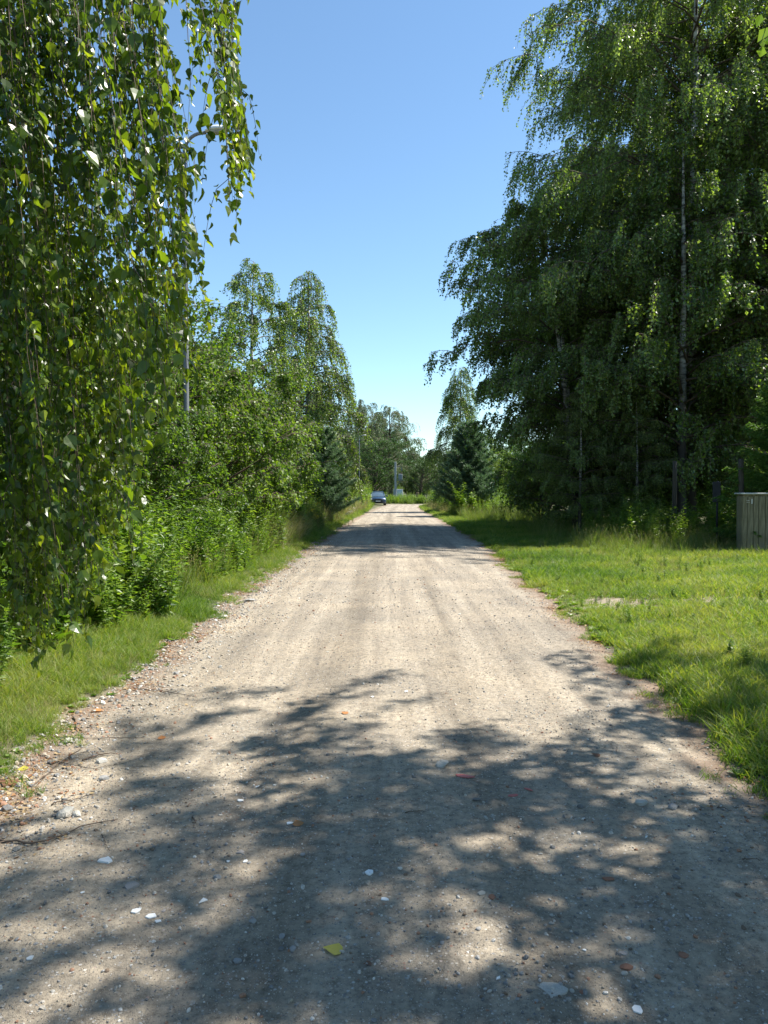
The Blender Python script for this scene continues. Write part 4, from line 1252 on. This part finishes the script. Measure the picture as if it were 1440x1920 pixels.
Q = [
    ('white_shard', 193, 1631, 33, 'pale four sided ceramic shard, farthest left of the shards', 1, 'shard', 5),
    ('grey_tile', 240, 1677, 42, 'largest flat grey shard with a curved edge', 2, 'shard', 5),
    ('white_shard', 376, 1707, 22, 'bright white pointed shard lying alone in sun', 3, 'shard', 3),
    ('white_shard', 248, 1726, 20, 'small pale shard left of the pair of white shards', 4, 'shard', 6),
    ('white_shard', 278, 1735, 22, 'upper white shard of the touching pair', 5, 'shard', 6),
    ('white_shard', 290, 1746, 15, 'lower white shard of the touching pair', 6, 'shard', 4),
    ('grey_tile', 302, 1724, 13, 'little grey shard above the pair of white shards', 7, 'shard', 5),
    ('white_shard', 45, 1821, 19, 'white chip near the lower left corner', 8, 'shard', 5),
    ('white_shard', 147, 1692, 9, 'tiny white chip left of the large grey shard', 9, 'shard', 5),
    ('grey_stone', 470, 1749, 16, 'round grey stone standing proud in the sun below the pointed shard', 10, 'stone', 6),
    ('grey_stone', 526, 1778, 15, 'bluish stone above the yellow leaf, upper of two', 11, 'stone', 6),
    ('grey_stone', 546, 1804, 17, 'greenish grey stone left of the yellow leaf', 12, 'stone', 6),
    ('dark_stone', 525, 1803, 15, 'dark bluish stone beside the greenish one', 13, 'stone', 6),
    ('grey_stone', 441, 1825, 17, 'grey stone with a white face left of the yellow leaf', 14, 'stone', 6),
    ('grey_stone', 404, 1662, 18, 'flat oval grey pebble right of the large grey shard', 15, 'stone', 6),
    ('grey_stone', 566, 1621, 14, 'upright oval pebble in the middle of the road', 16, 'stone', 6),
    ('white_shard', 457, 1631, 14, 'small white chip above the flat oval pebble', 17, 'shard', 6),
    ('white_shard', 424, 1631, 9, 'tiny grey white chip left of another above the oval pebble', 18, 'shard', 5),
    ('grey_tile', 447, 1612, 18, 'thin flat dark slate chip above the small white chip', 19, 'shard', 5),
    ('white_shard', 691, 1657, 22, 'ragged white flake near the centre', 20, 'shard', 7),
    ('white_shard', 722, 1709, 16, 'ragged white flake below and right of the first', 21, 'shard', 7),
    ('grey_stone', 715, 1661, 14, 'grey stone right of the ragged white flake', 22, 'stone', 6),
    ('pale_stone', 906, 1697, 16, 'pale angular stone touching a brick fragment', 23, 'stone', 6),
    ('brick', 926, 1704, 22, 'orange brick fragment touching a pale stone', 24, 'brick fragment', 6),
    ('brick', 1146, 1661, 26, 'flat brown orange brick fragment right of centre', 25, 'brick fragment', 6),
    ('brick', 1099, 1886, 18, 'pinkish brick fragment beside the chalky slab', 26, 'brick fragment', 5),
    ('brick', 1290, 1808, 24, 'half buried rusty brick piece at the lower right', 27, 'brick fragment', 6),
    ('brick', 1183, 1835, 26, 'flat reddish brick patch above the chalky slab', 28, 'brick fragment', 7),
    ('white_shard', 938, 1865, 20, 'long pale sliver near the bottom centre', 29, 'shard', 4),
    ('dark_stone', 1092, 1525, 15, 'dark rounded stone below the red scraps', 30, 'stone', 6),
    ('pale_stone', 830, 1448, 26, 'pale flat stone left of the red scraps', 31, 'stone', 6),
    ('pale_stone', 1208, 1519, 32, 'pale flat stone right of the red scraps', 32, 'stone', 6),
    ('grey_stone', 1268, 1526, 20, 'flat grey stone beside the pale one on the right', 33, 'stone', 6),
    ('dark_stone', 1275, 1661, 14, 'dark lump of stone in shade at the right', 34, 'stone', 6),
    ('brown_stone', 1393, 1695, 13, 'rusty brown stone near the right edge', 35, 'stone', 6),
    ('white_shard', 1218, 1583, 14, 'white sliver in a sunlit patch at the right', 36, 'shard', 4),
    ('white_shard', 1102, 1803, 10, 'small white pebble above the chalky slab', 37, 'stone', 6),
    ('pale_stone', 1178, 1848, 14, 'pale pebble on the reddish brick patch', 38, 'stone', 6),
    ('dark_stone', 998, 1889, 14, 'dark cube like stone left of the chalky slab', 39, 'stone', 6),
    ('grey_stone', 1010, 1908, 13, 'grey stone at the bottom edge left of the chalky slab', 40, 'stone', 6),
    ('white_shard', 1204, 1920, 26, 'broken white tile piece at the very bottom on the right', 41, 'shard', 6),
    ('dark_stone', 895, 1502 + 12, 14, 'dark stone left of the lower red scrap', 42, 'stone', 6),
    ('dark_stone', 1040, 1602, 12, 'dark square stone above a sunlit patch', 43, 'stone', 6),
    ('grey_stone', 900, 1766, 12, 'small brown grey stone in sun near the centre', 44, 'stone', 6),
    ('dark_stone', 1086, 1771, 12, 'dark oval stone in shade right of centre', 45, 'stone', 6),
    ('brown_stone', 280, 1606, 12, 'reddish pebble below the forked twig', 46, 'stone', 6),
    ('pale_stone', 117, 1539, 40, 'broad pale stone above the forked twig', 47, 'stone', 6),
    ('pale_stone', 138, 1540, 22, 'pale stone touching the broad one above the forked twig', 48, 'stone', 6),
    ('pale_stone', 30, 1480, 16, 'pale round stone at the left grass edge, left of a pair', 49, 'stone', 6),
    ('pale_stone', 49, 1478, 15, 'pale round stone at the left grass edge, right of a pair', 50, 'stone', 6),
    ('grey_stone', 60, 1463, 14, 'grey stone at the left grass edge just above the pale pair', 51, 'stone', 6),
    ('pale_stone', 124, 1398, 26, 'cream coloured flat stone by the brush twigs', 52, 'stone', 6),
    ('pale_stone', 417, 1160, 17, 'large pale stone at the left grass edge further off', 53, 'stone', 6),
    ('grey_stone', 467, 1129, 17, 'large grey stone at the left grass edge, farther than the pale one', 54, 'stone', 6),
    ('white_shard', 698, 1316, 10, 'white chip at the border of the near shade', 55, 'shard', 5),
    ('white_shard', 762, 1305, 12, 'flat white chip right of another at the shade border', 56, 'shard', 5),
    ('white_shard', 541, 1559, 13, 'white chip beside the orange dead leaf', 57, 'shard', 5),
    ('grey_stone', 190, 1470, 22, 'grey flat stone amid the brush twigs', 58, 'stone', 6),
    ('pale_stone', 186, 1436, 20, 'pale stone behind the grey one amid the brush twigs', 59, 'stone', 6),
    ('white_shard', 350, 1467, 8, 'tiny white chip left of the shade by the brush twigs', 60, 'shard', 5),
    ('white_shard', 447, 1511, 13, 'pale blue chip on the shaded road left of centre', 61, 'shard', 5),
    ('white_shard', 480, 1486, 13, 'white sliver lying in sun left of centre', 62, 'shard', 4),
    ('grey_tile', 1176, 1808, 20, 'purplish slate chip above the reddish patch', 63, 'shard', 6),
    ('red', 872, 1469, 34, 'torn red plastic scrap, leftmost of three', 64, 'scrap', 7),
    ('red', 966, 1503, 24, 'torn red plastic scrap, lowest of three', 65, 'scrap', 6),
    ('red', 994, 1491, 22, 'torn red plastic scrap, rightmost of three', 66, 'scrap', 7),
]
for kd, px, py, w, lab, sd, ct, n in Q:
    rock(kd, px, py, w * (1.1 if kd == 'red' else 1), lab, sd + 500, ct, .28 if kd == 'brick' else .55, n, curve=.5 if kd == 'grey_tile' else 0,
         aspect=.35 if 'sliver' in lab else .5 if kd == 'red' else 1.0, rz=(.9 if 'sliver' in lab else None) if kd != 'red' else [-.3, .5, -1.0][sd - 64],
         name={'shard': 'ceramic_shard', 'brick fragment': 'brick_fragment', 'scrap': 'plastic_scrap'}.get(ct, 'stone'))

# chalky slab sunk in the road
X, Y = ground_pt(1043, 1882)
sl = obj('stone_slab', shard_mesh(701, 'pale_stone', 9, .05), None, (X, Y, float(surf(X, Y)) - .002))
sl.scale = (.115, .10, .10)
tag(sl, 'chalky white slab worn flush with the road at the bottom right', 'stone')

# pebbles too alike to tell apart
pm = [stone_mesh(400 + i, .62, ['grey_stone', 'dark_stone', 'grey_stone', 'pale_stone', 'brown_stone', 'grey_stone'][i % 6], 2) for i in range(12)]
rp = np.random.default_rng(9)
cnt = 0
while cnt < 290:
    px = rp.uniform(0, 1440); py = rp.uniform(1500, 1915)
    X, Y = ground_pt(px, py)
    if fbm(X, Y, 1.7, 9) < rp.uniform(-.6, 1.0): continue
    w = rp.uniform(.010, .022)
    o = obj('pebble', pm[cnt % 12], None, (X, Y, float(surf(X, Y)) + w * .14))
    o.scale = (w, w, w); o.rotation_euler = (rp.normal(0, .3), rp.normal(0, .3), rp.uniform(0, 6))
    tag(o, 'small loose pebble on the near part of the gravel road', 'pebble', 'loose pebbles on the near road')
    cnt += 1

# ------------------------------------------------------------------ fallen leaves and twigs
def ground_leaf(px, py, wpx, mat, label, rz, lift=.02):
    X, Y = ground_pt(px, py); w = wpx * Y / F
    tv, tt = LEAF_BIRCH
    v = tv.copy(); v[:, 1] -= .5; v[:, 0] *= 1.15
    v[:, 2] = v[:, 2] * .5 + .06 * v[:, 1] ** 2 + .05
    o = obj('fallen_leaf', MB().add(v, tt).mesh('fallen_leaf', M[mat]), None, (X, Y, float(surf(X, Y)) + .003))
    o.scale = (w * 1.1,) * 3; o.rotation_euler = (.12, -.05, rz)
    tag(o, label, 'leaf')


M['yleaf'] = foliage_mat('yellow_leaf', [(.46, .42, .07), (.52, .46, .12)], .5, .3, .3, (1.1, 1.1, .6))
M['oleaf'] = foliage_mat('orange_leaf', [(.36, .15, .05), (.48, .24, .09)], .6, .3, .2, (1.1, 1, .8))
M['bleaf'] = foliage_mat('brown_leaf', [(.14, .07, .04), (.22, .12, .07)], .6, .3, .2, (1.1, 1, .8))
ground_leaf(622, 1808, 36, 'yleaf', 'yellow green leaf lying alone at the bottom centre', 1.4)
ground_leaf(556, 1560, 22, 'oleaf', 'orange dead leaf in shade at the middle left', .4)
ground_leaf(688, 1836, 16, 'bleaf', 'small dull leaf right of the yellow green leaf', 2.0)
ground_leaf(645, 1348, 14, 'oleaf', 'pale orange leaf at the near shade border', 1.0)
ground_leaf(178, 1338, 22, 'oleaf', 'orange dead leaf at the left grass edge', 2.4)
ground_leaf(8, 1478, 34, 'bleaf', 'dark brown dead leaf at the left picture edge', 1.2)
ground_leaf(38, 1448, 20, 'yleaf', 'green yellow leaf on the rubble under the left grass', .3)
ground_leaf(300, 1390, 16, 'oleaf', 'tan leaf by the tip of the long brush twig', .3)
ground_leaf(1120, 1425, 16, 'bleaf', 'curled brown leaf at the right road edge', .8)
ground_leaf(1366, 1424, 20, 'yleaf', 'pale leaf on the dirt at the right road edge', 2.6)


def twig(pts, r, label, side=()):
    mb = MB()
    P = []
    for px, py in pts:
        X, Y = ground_pt(px, py); P.append((X, Y, float(surf(X, Y)) + r * 1.1))
    o0 = np.array(P[0])
    P = np.array(P) - o0
    t = np.linspace(0, len(P) - 1, 14)
    Pi = np.stack([np.interp(t, np.arange(len(P)), P[:, k]) for k in range(3)], -1)
    rg = np.random.default_rng(int(pts[0][0] * 7 + pts[0][1]))
    Pi[1:-1] += rg.normal(0, .004, (12, 3)) * np.array([1, 1, .5]); Pi[:, 2] += .006 * np.sin(np.linspace(0, 3, 14))
    tubes(mb, Pi, np.linspace(r, r * .35, 14), 5)
    for (a, dx, dy, ln) in side:
        b = Pi[int(a * 13)]
        w = np.linspace(0, 1, 6)[:, None]
        tubes(mb, b + np.array([dx, dy, .05]) * ln * w, np.linspace(r * .6, r * .2, 6), 4)
    o = obj('fallen_twig', mb.mesh('fallen_twig', M['twig'], True), None, tuple(o0))
    tag(o, label, 'twig')


twig([(-10, 1588), (40, 1597), (90, 1592), (140, 1568), (215, 1552)], .0055, 'long dark forked twig at the left picture edge', [(.62, -.5, .3, .10), (.15, -.6, -.4, .12)])
twig([(243, 1293), (300, 1300), (366, 1313)], .004, 'dark bare twig sticking out of the left grass onto the road')
twig([(70, 1388), (160, 1392), (262, 1391)], .004, 'long thin twig at the top of the brush heap', [(.4, .3, -.6, .12)])
twig([(150, 1434), (190, 1425), (212, 1421)], .006, 'thick short twig in the brush heap')
twig([(20, 1525), (60, 1480), (120, 1430), (160, 1400)], .0035, 'slanting thin twig crossing the brush heap', [(.5, .7, .1, .16), (.7, .5, .5, .14)])
twig([(5, 1535), (50, 1495), (95, 1450), (150, 1410)], .0028, 'second slanting twig in the brush heap, nearer the viewer', [(.4, .7, -.1, .2)])
twig([(133, 1350), (140, 1372), (155, 1386)], .007, 'stubby pale twig rising at the grass edge')
twig([(60, 1420), (110, 1440), (170, 1452), (230, 1440)], .0025, 'fine curved twig low in the brush heap', [(.4, .2, .8, .1), (.7, .6, -.5, .1)])
twig([(357, 1541), (361, 1566)], .003, 'small upright looking twig on the shaded road')
twig([(184, 1580), (192, 1600), (200, 1612)], .0025, 'short curved twig right of the long forked one')
twig([(90, 1520), (130, 1512), (180, 1500)], .004, 'dark twig between the brush heap and the forked twig')
twig([(1352, 1524), (1375, 1530)], .003, 'short dark twig at the right side of the road')
twig([(1400, 1625), (1440, 1628)], .003, 'thin twig at the right picture edge')
twig([(760, 1541), (800, 1539)], .0025, 'pale short twig right of the road centre')

# ------------------------------------------------------------------ street lamps
M['galv'] = plain_mat('galvanised_steel', (.15, .16, .17), (.22, .23, .24), 6, .5, .05, metal=.3)
M['lamp_top'] = plain_mat('lamp_housing', (.62, .63, .64), (.72, .73, .74), 4, .4, 0)
M['lamp_under'] = plain_mat('lamp_lens', (.30, .31, .30), (.42, .43, .42), 8, .2, 0)


def street_lamp(x, y, H, label):
    r = empty('street_lamp', (x, y, float(gz(x, y)) - .05))
    tag(r, label, 'street lamp')
    t = np.linspace(0, 1, 8)
    mb = MB(); tubes(mb, np.stack([0 * t, 0 * t, (H - .35) * t], -1), np.linspace(.056, .038, 8), 10)
    obj('pole', mb.mesh('pole', M['galv'], True), r)
    a = np.linspace(0, 1, 9) * PI / 2 * .92
    mb = MB(); Rr = .34
    P = np.stack([Rr * (1 - np.cos(a)), 0 * a, H - .38 + Rr * np.sin(a)], -1)
    P = np.concatenate([P, P[-1:] + np.array([[.10, 0, .01]])])
    tubes(mb, P, .032, 8)
    obj('arm', mb.mesh('arm', M['galv'], True), r)
    # head: domed housing and lens under it
    e = P[-1]
    u = np.linspace(0, 1, 9); v = np.linspace(0, 2 * PI, 14, endpoint=False)
    wv = .12 * np.sin(PI * np.clip(u * .93 + .05, 0, 1)) ** .55
    V = []
    for i in range(9):
        for q in v:
            zz = math.sin(q)
            V.append((e[0] - .02 + .46 * u[i], wv[i] * math.cos(q), e[2] + .02 + (wv[i] * .8 * zz if zz > 0 else .018 * zz) + .03 * u[i]))
    T = []
    for i in range(8):
        for j in range(14):
            T.append((i * 14 + j, (i + 1) * 14 + j, (i + 1) * 14 + (j + 1) % 14, i * 14 + (j + 1) % 14))
    hd = obj('lamp_head', MB().add(V, T).mesh('lamp_head', M['lamp_top'], True), r)
    V2 = []
    for i in range(2, 9):
        for q in np.linspace(PI, 2 * PI, 8):
            V2.append((e[0] - .02 + .46 * u[i] * .97, wv[i] * .82 * math.cos(q), e[2] + .012 + wv[i] * .55 * math.sin(q) + .03 * u[i]))
    T2 = [(i * 8 + j, i * 8 + j + 1, (i + 1) * 8 + j + 1, (i + 1) * 8 + j) for i in range(6) for j in range(7)]
    ln = obj('lens', MB().add(V2, T2).mesh('lens', M['lamp_under'], True), r)
    ln.parent = hd
    return r


street_lamp(-3.66, 14.3, 8.1, 'tall grey street lamp rising behind the near birch leaves on the left')
street_lamp(-2.95, 92, 8.1, 'far street lamp, only its pale head showing above the left birches')


# ------------------------------------------------------------------ boxes helper
def box(mb, c, s, mat=0, bev=0.0, rz=0):
    x, y, z = s[0] / 2, s[1] / 2, s[2] / 2
    b = min(bev, x * .9, y * .9, z * .9) if bev else 0
    cs, sn = math.cos(rz), math.sin(rz)
    if not b:
        V = [(i * x, j * y, k * z) for i in (-1, 1) for j in (-1, 1) for k in (-1, 1)]
        T = [(0, 1, 3, 2), (4, 6, 7, 5), (0, 4, 5, 1), (2, 3, 7, 6), (0, 2, 6, 4), (1, 5, 7, 3)]
    else:
        ring = [(x - b, y), (x, y - b), (x, -y + b), (x - b, -y), (-x + b, -y), (-x, -y + b), (-x, y - b), (-x + b, y)]
        sh = lambda k: [(p[0] - math.copysign(b, p[0]) * k, p[1] - math.copysign(b, p[1]) * k) for p in ring]
        lay = [(-z, 1), (-z + b, 0), (z - b, 0), (z, 1)]
        V = []
        for zz, k in lay: V += [(p[0], p[1], zz) for p in sh(k * .8)]
        T = []
        for l in range(3):
            for i in range(8):
                T.append((l * 8 + i, l * 8 + (i + 1) % 8, (l + 1) * 8 + (i + 1) % 8, (l + 1) * 8 + i))
        for i in (1, 3, 5):
            T.append((0, i, i + 1, i + 2 if i < 5 else 7)); T.append((24, 24 + min(i + 2, 7), 24 + i + 1, 24 + i))
    V = [(c[0] + p[0] * cs - p[1] * sn, c[1] + p[0] * sn + p[1] * cs, c[2] + p[2]) for p in V]
    mb.add(V, T, mat)
    return mb


# ------------------------------------------------------------------ fence corner on the right
M['old_conc'] = plain_mat('mossy_boards', (.12, .105, .062), (.30, .26, .17), 9, .92, .7, (3, 3, .35))
M['cap'] = plain_mat('pale_cap', (.45, .44, .40), (.62, .61, .57), 12, .8, .3)
M['wire'] = plain_mat('barbed_wire', (.45, .45, .43), (.6, .6, .58), 12, .4, 0, metal=.4)
M['dark_metal'] = plain_mat('dark_metal', (.012, .014, .02), (.03, .032, .04), 12, .5, .05)
X0, Y0 = (1412 - CX) * 17.6 / F, 17.6
r = empty('gate_pillar', (8.65, 17.9, float(gz(8.65, 17.9)) - .03), -.25)
tag(r, 'mossy grey board clad gate pillar with a pale flat cap at the right edge', 'pillar')
HB = 1.42
core = box(MB(), (0, 0, HB / 2), (.66, .66, HB - .004)); obj('core', core.mesh('core', M['old_conc']), r)
rg = np.random.default_rng(3)
bwid = [.095, .13, .11, .14, .10, .115]
for face in range(4):
    xx = -.345
    for i, bw in enumerate(bwid):
        dz = rg.uniform(-.04, .0); th = rg.uniform(.018, .034)
        mb = box(MB(), (0, 0, 0), (bw - .008, th, HB - .05 + dz), bev=.006)
        me = mb.mesh('board', M['old_conc'])
        a = face * PI / 2
        cx_, cy_ = xx + bw / 2, -.332 - th / 2
        o = obj('board', me, r, (cx_ * math.cos(a) - cy_ * math.sin(a), cx_ * math.sin(a) + cy_ * math.cos(a), (HB + dz) / 2))
        o.rotation_euler = (rg.normal(0, .004), 0, a + rg.normal(0, .01))
        xx += bw
obj('cap', box(MB(), (0, 0, HB + .018), (.80, .80, .035), bev=.01).mesh('cap', M['cap']), r)
obj('number_tag', box(MB(), (-.16, -.375, HB - .16), (.03, .012, .11), bev=.003).mesh('number_tag', M['cap']), r)
obj('bracket', box(box(MB(), (-.24, -.375, HB - .14), (.07, .008, .010)), (-.24, -.375, HB - .18), (.07, .008, .010)).mesh('bracket', M['wire']), r)

# twisted wire running down in front
mb = MB()
t = np.linspace(0, 1, 160)
base = np.array([8.98, 17.42, float(gz(8.98, 17.42))])
for ph in (0, PI):
    tubes(mb, np.stack([.035 * np.cos(t * 60 + ph) + .05 * np.sin(t * 3), .035 * np.sin(t * 60 + ph), .25 + 1.45 * t], -1), .006, 4)
wr = obj('wire_coil', mb.mesh('wire_coil', M['wire'], True), None, tuple(base)); tag(wr, 'twisted pale wire hanging at the right edge in front of the pillar', 'wire')

mb = MB(); t = np.linspace(0, 1, 7)
wp = empty('wooden_post', (8.75, 18.9, float(gz(8.75, 18.9)) - .05)); tag(wp, 'round wooden post rising behind the gate pillar', 'post')
tubes(mb, np.stack([.02 * np.sin(t * 3), 0 * t, 2.3 * t], -1), .062, 9); obj('shaft', mb.mesh('shaft', M['wood_post'], True), wp)
wp = empty('wooden_post', (8.05, 21.4, float(gz(8.05, 21.4)) - .05)); tag(wp, 'slim wooden post standing free in shade left of the thick birch trunk', 'post')
mb = MB(); tubes(mb, np.stack([.03 * np.sin(t * 2), 0 * t, 2.35 * t], -1), np.linspace(.075, .06, 7), 9); obj('shaft', mb.mesh('shaft', M['wood_post'], True), wp)

sp = empty('metal_sign', (8.55, 19.75, float(gz(8.55, 19.75)) - .03), -.9); tag(sp, 'dark metal plate on a thin pole in shade, left of the gate pillar', 'sign')
mb = MB(); tubes(mb, np.array([[0, 0, 0], [0, 0, .9], [.01, 0, 1.75]]), .026, 8); obj('pole', mb.mesh('pole', M['dark_metal'], True), sp)
obj('plate', box(MB(), (0, -.035, 1.47), (.22, .02, .52), bev=.008).mesh('plate', M['dark_metal']), sp)

# ------------------------------------------------------------------ utility pole and cabinet beyond the road end
M['conc'] = plain_mat('pole_concrete', (.30, .30, .29), (.42, .42, .40), 6, .85, .2)
M['white_box'] = plain_mat('cabinet_paint', (.66, .67, .68), (.74, .75, .76), 4, .5, 0)
M['transf'] = plain_mat('transformer_paint', (.16, .19, .20), (.24, .27, .28), 5, .5, 0)
up_ = empty('utility_pole', ((741.5 - CX) * 108 / F, 108, float(gz(1.6, 108)))); tag(up_, 'concrete utility pole carrying a small transformer at the road end', 'pole')
mb = MB(); box(mb, (0, 0, 2.8), (.30, .34, 5.6), bev=.03); obj('shaft', mb.mesh('shaft', M['conc']), up_)
mb = MB(); box(mb, (-.22, 0, .9), (.18, .34, 1.8), bev=.02); obj('foot', mb.mesh('foot', M['conc']), up_)
mb = MB(); box(mb, (.62, 0, 3.05), (.95, .5, .09)); box(mb, (.56, 0, 2.55), (.07, .07, 1.2)) if False else None
tubes(mb, np.array([[.15, 0, 2.2], [.55, 0, 2.65], [.95, 0, 3.05]]), .035, 5)
obj('platform', mb.mesh('platform', M['galv']), up_)
mb = MB(); box(mb, (.68, 0, 3.52), (.58, .5, .80), bev=.05)
tr_ = obj('transformer', mb.mesh('transformer', M['transf']), up_)
mb = MB()
for k in range(3): tubes(mb, np.array([[.50 + .18 * k, 0, 3.93], [.50 + .18 * k, 0, 4.08], [.50 + .18 * k, 0, 4.25]]), [.05, .035, .02], 6)
obj('insulators', mb.mesh('insulators', M['bleaf']), up_).parent = tr_
mb = MB(); box(mb, (.30, 0, 5.0), (.9, .08, .08)); box(mb, (.85, 0, 4.6), (.12, .12, .5)); obj('crossarm', mb.mesh('crossarm', M['galv']), up_)

cb = empty('electric_cabinet', ((749.5 - CX) * 106 / F, 106, float(gz(2.1, 106)) + .1)); tag(cb, 'white electric cabinet at the foot of the utility pole', 'cabinet')
obj('body', box(MB(), (0, 0, .82), (.84, .4, 1.55), bev=.02).mesh('body', M['white_box']), cb)
obj('roof', box(MB(), (0, 0, 1.63), (.92, .5, .06), bev=.02).mesh('roof', M['white_box']), cb)
obj('door', box(MB(), (0, -.208, .85), (.74, .012, 1.36), bev=.003).mesh('door', M['white_box']), cb)
obj('plinth', box(MB(), (0, 0, .02), (.88, .44, .10), bev=.01).mesh('plinth', M['conc']), cb)
M['brownbox'] = plain_mat('brown_board', (.20, .12, .08), (.30, .19, .13), 6, .8, .1)
bs_ = empty('brown_box', ((783 - CX) * 100 / F, 100, float(gz(4.4, 100)))); tag(bs_, 'small brown box on a post half hidden by weeds at the road end', 'box')
obj('body', box(MB(), (0, 0, 1.05), (.36, .25, .62), bev=.02).mesh('body', M['brownbox']), bs_)
obj('post', box(MB(), (0, 0, .36), (.09, .09, .74), bev=.01).mesh('post', M['wood_post']), bs_)


# ------------------------------------------------------------------ parked car, facing the viewer
M['paint'] = plain_mat('blue_grey_paint', (.02, .045, .085), (.03, .06, .105), 3, .25, 0, spec=.7, metal=.4)
M['glass'] = plain_mat('car_glass', (.05, .08, .10), (.07, .10, .13), 3, .06, 0, spec=.9)
M['black'] = plain_mat('black_plastic', (.015, .015, .017), (.03, .03, .032), 10, .6, 0)
M['tyre'] = plain_mat('tyre', (.012, .012, .012), (.025, .025, .025), 20, .9, 0)
M['rim'] = plain_mat('rim', (.4, .41, .42), (.5, .51, .52), 10, .35, 0, metal=.7)
M['hl'] = plain_mat('headlight', (.6, .64, .68), (.75, .78, .80), 10, .1, 0, spec=.8)
M['plate'] = plain_mat('number_plate', (.75, .75, .74), (.8, .8, .8), 10, .4, 0)


def loft(sections, mat_fn=None):
    """sections: list of (y, [(x,z)...]) same count; closed rings"""
    mb = MB(); n = len(sections[0][1])
    V = [(x, y, z) for y, ring in sections for x, z in ring]
    T = [(i * n + j, i * n + (j + 1) % n, (i + 1) * n + (j + 1) % n, (i + 1) * n + j) for i in range(len(sections) - 1) for j in range(n)]
    mb.add(V, T)
    for base, sg in ((0, 1), ((len(sections) - 1) * n, -1)):
        c = np.mean([V[base + i] for i in range(n)], 0)
        mb.add(np.array([V[base + i] for i in range(n)] + [c]), [(i, n, (i + 1) % n) if sg > 0 else ((i + 1) % n, n, i) for i in range(n)])
    return mb


def hull_ring(w, z0, z1, cr=.12):
    h = w / 2
    return [(-h * .94, z0), (-h, z0 + cr), (-h, (z0 + z1) / 2), (-h * .97, z1 - cr), (-h * .86, z1), (0, z1 + .015), (h * .86, z1), (h * .97, z1 - cr), (h, (z0 + z1) / 2), (h, z0 + cr), (h * .94, z0)]


Yc = 84.5
car = empty('parked_car', (-.72, Yc + 2.2, .02), rad(2)); tag(car, 'dark blue car parked at the left verge, facing the viewer', 'car')
# local: front is -Y
body = loft([(-2.20, hull_ring(1.30, .34, .68)), (-2.10, hull_ring(1.66, .26, .80)), (-1.80, hull_ring(1.80, .24, .90)), (-1.0, hull_ring(1.84, .24, .98)), (0.2, hull_ring(1.84, .24, 1.0)), (1.6, hull_ring(1.82, .24, 1.0)), (2.05, hull_ring(1.74, .28, .96)), (2.18, hull_ring(1.5, .36, .86))])
bo = obj('body', body.mesh('body', M['paint'], True), car)


def cab(z): return None


cabin = loft([(-1.0, hull_ring(1.60, .93, 1.00, .02)), (-.25, hull_ring(1.34, .93, 1.50, .10)), (.5, hull_ring(1.32, .93, 1.56, .10)), (1.3, hull_ring(1.32, .93, 1.50, .10)), (1.95, hull_ring(1.52, .93, 1.02, .02))])
obj('cabin', cabin.mesh('cabin', M['glass'], True), car)
roof = loft([(-.26, hull_ring(1.22, 1.47, 1.515, .01)), (.5, hull_ring(1.24, 1.52, 1.585, .01)), (1.32, hull_ring(1.22, 1.47, 1.515, .01))])
obj('roof', roof.mesh('roof', M['paint'], True), car)
mb = MB()
for s in (-1, 1): tubes(mb, np.array([[s * .80, -1.02, .98], [s * .73, -.6, 1.26], [s * .62, -.25, 1.50]]), .045, 6)
obj('windscreen_pillars', mb.mesh('windscreen_pillars', M['paint'], True), car)
for s in (-1, 1):
    obj('headlight', box(MB(), (s * .66, -2.07, .70), (.34, .16, .15), bev=.04).mesh('headlight', M['hl']), car)
    obj('mirror', box(MB(), (s * 1.0, -.72, 1.05), (.22, .12, .15), bev=.04).mesh('mirror', M['paint']), car)
    obj('fog_lamp', box(MB(), (s * .62, -2.10, .42), (.16, .08, .09), bev=.02).mesh('fog_lamp', M['hl']), car)
obj('grille', box(MB(), (0, -2.19, .64), (.80, .06, .20), bev=.02).mesh('grille', M['black']), car)
obj('bumper_intake', box(MB(), (0, -2.17, .40), (1.1, .08, .16), bev=.03).mesh('bumper_intake', M['black']), car)
obj('number_plate', box(MB(), (0, -2.235, .50), (.50, .015, .11), bev=.003).mesh('number_plate', M['plate']), car)


def wheel_mesh():
    mb = MB()
    prof = [(.20, -.10), (.31, -.105), (.335, -.08), (.335, .08), (.31, .105), (.20, .10)]
    k = 20; V = []; 
    for i in range(k):
        a = i * 2 * PI / k
        V += [(x, r_ * math.cos(a), r_ * math.sin(a)) for r_, x in prof]
    n = len(prof)
    T = [(i * n + j, i * n + j + 1, ((i + 1) % k) * n + j + 1, ((i + 1) % k) * n + j) for i in range(k) for j in range(n - 1)]
    mb.add(V, T)
    return mb.mesh('tyre', M['tyre'], True)


tym = wheel_mesh()
mb = MB(); tubes(mb, np.array([[-.085, 0, 0], [0, 0, 0], [.085, 0, 0]]), .205, 16); rimm = mb.mesh('rim', M['rim'])
for sx in (-1, 1):
    for yy_ in (-1.38, 1.35):
        w_ = bpy.data.objects.new('wheel', None); COL.objects.link(w_); w_.parent = car; w_.location = (sx * .80, yy_, .335)
        obj('tyre', tym, w_); obj('rim', rimm, w_)

ntri = sum(len(o.data.polygons) for o in bpy.data.objects if o.type == 'MESH' and o.users_collection)
um = {o.data.name: len(o.data.polygons) for o in bpy.data.objects if o.type == 'MESH'}
print('faces total', ntri, 'unique', sum(um.values()))
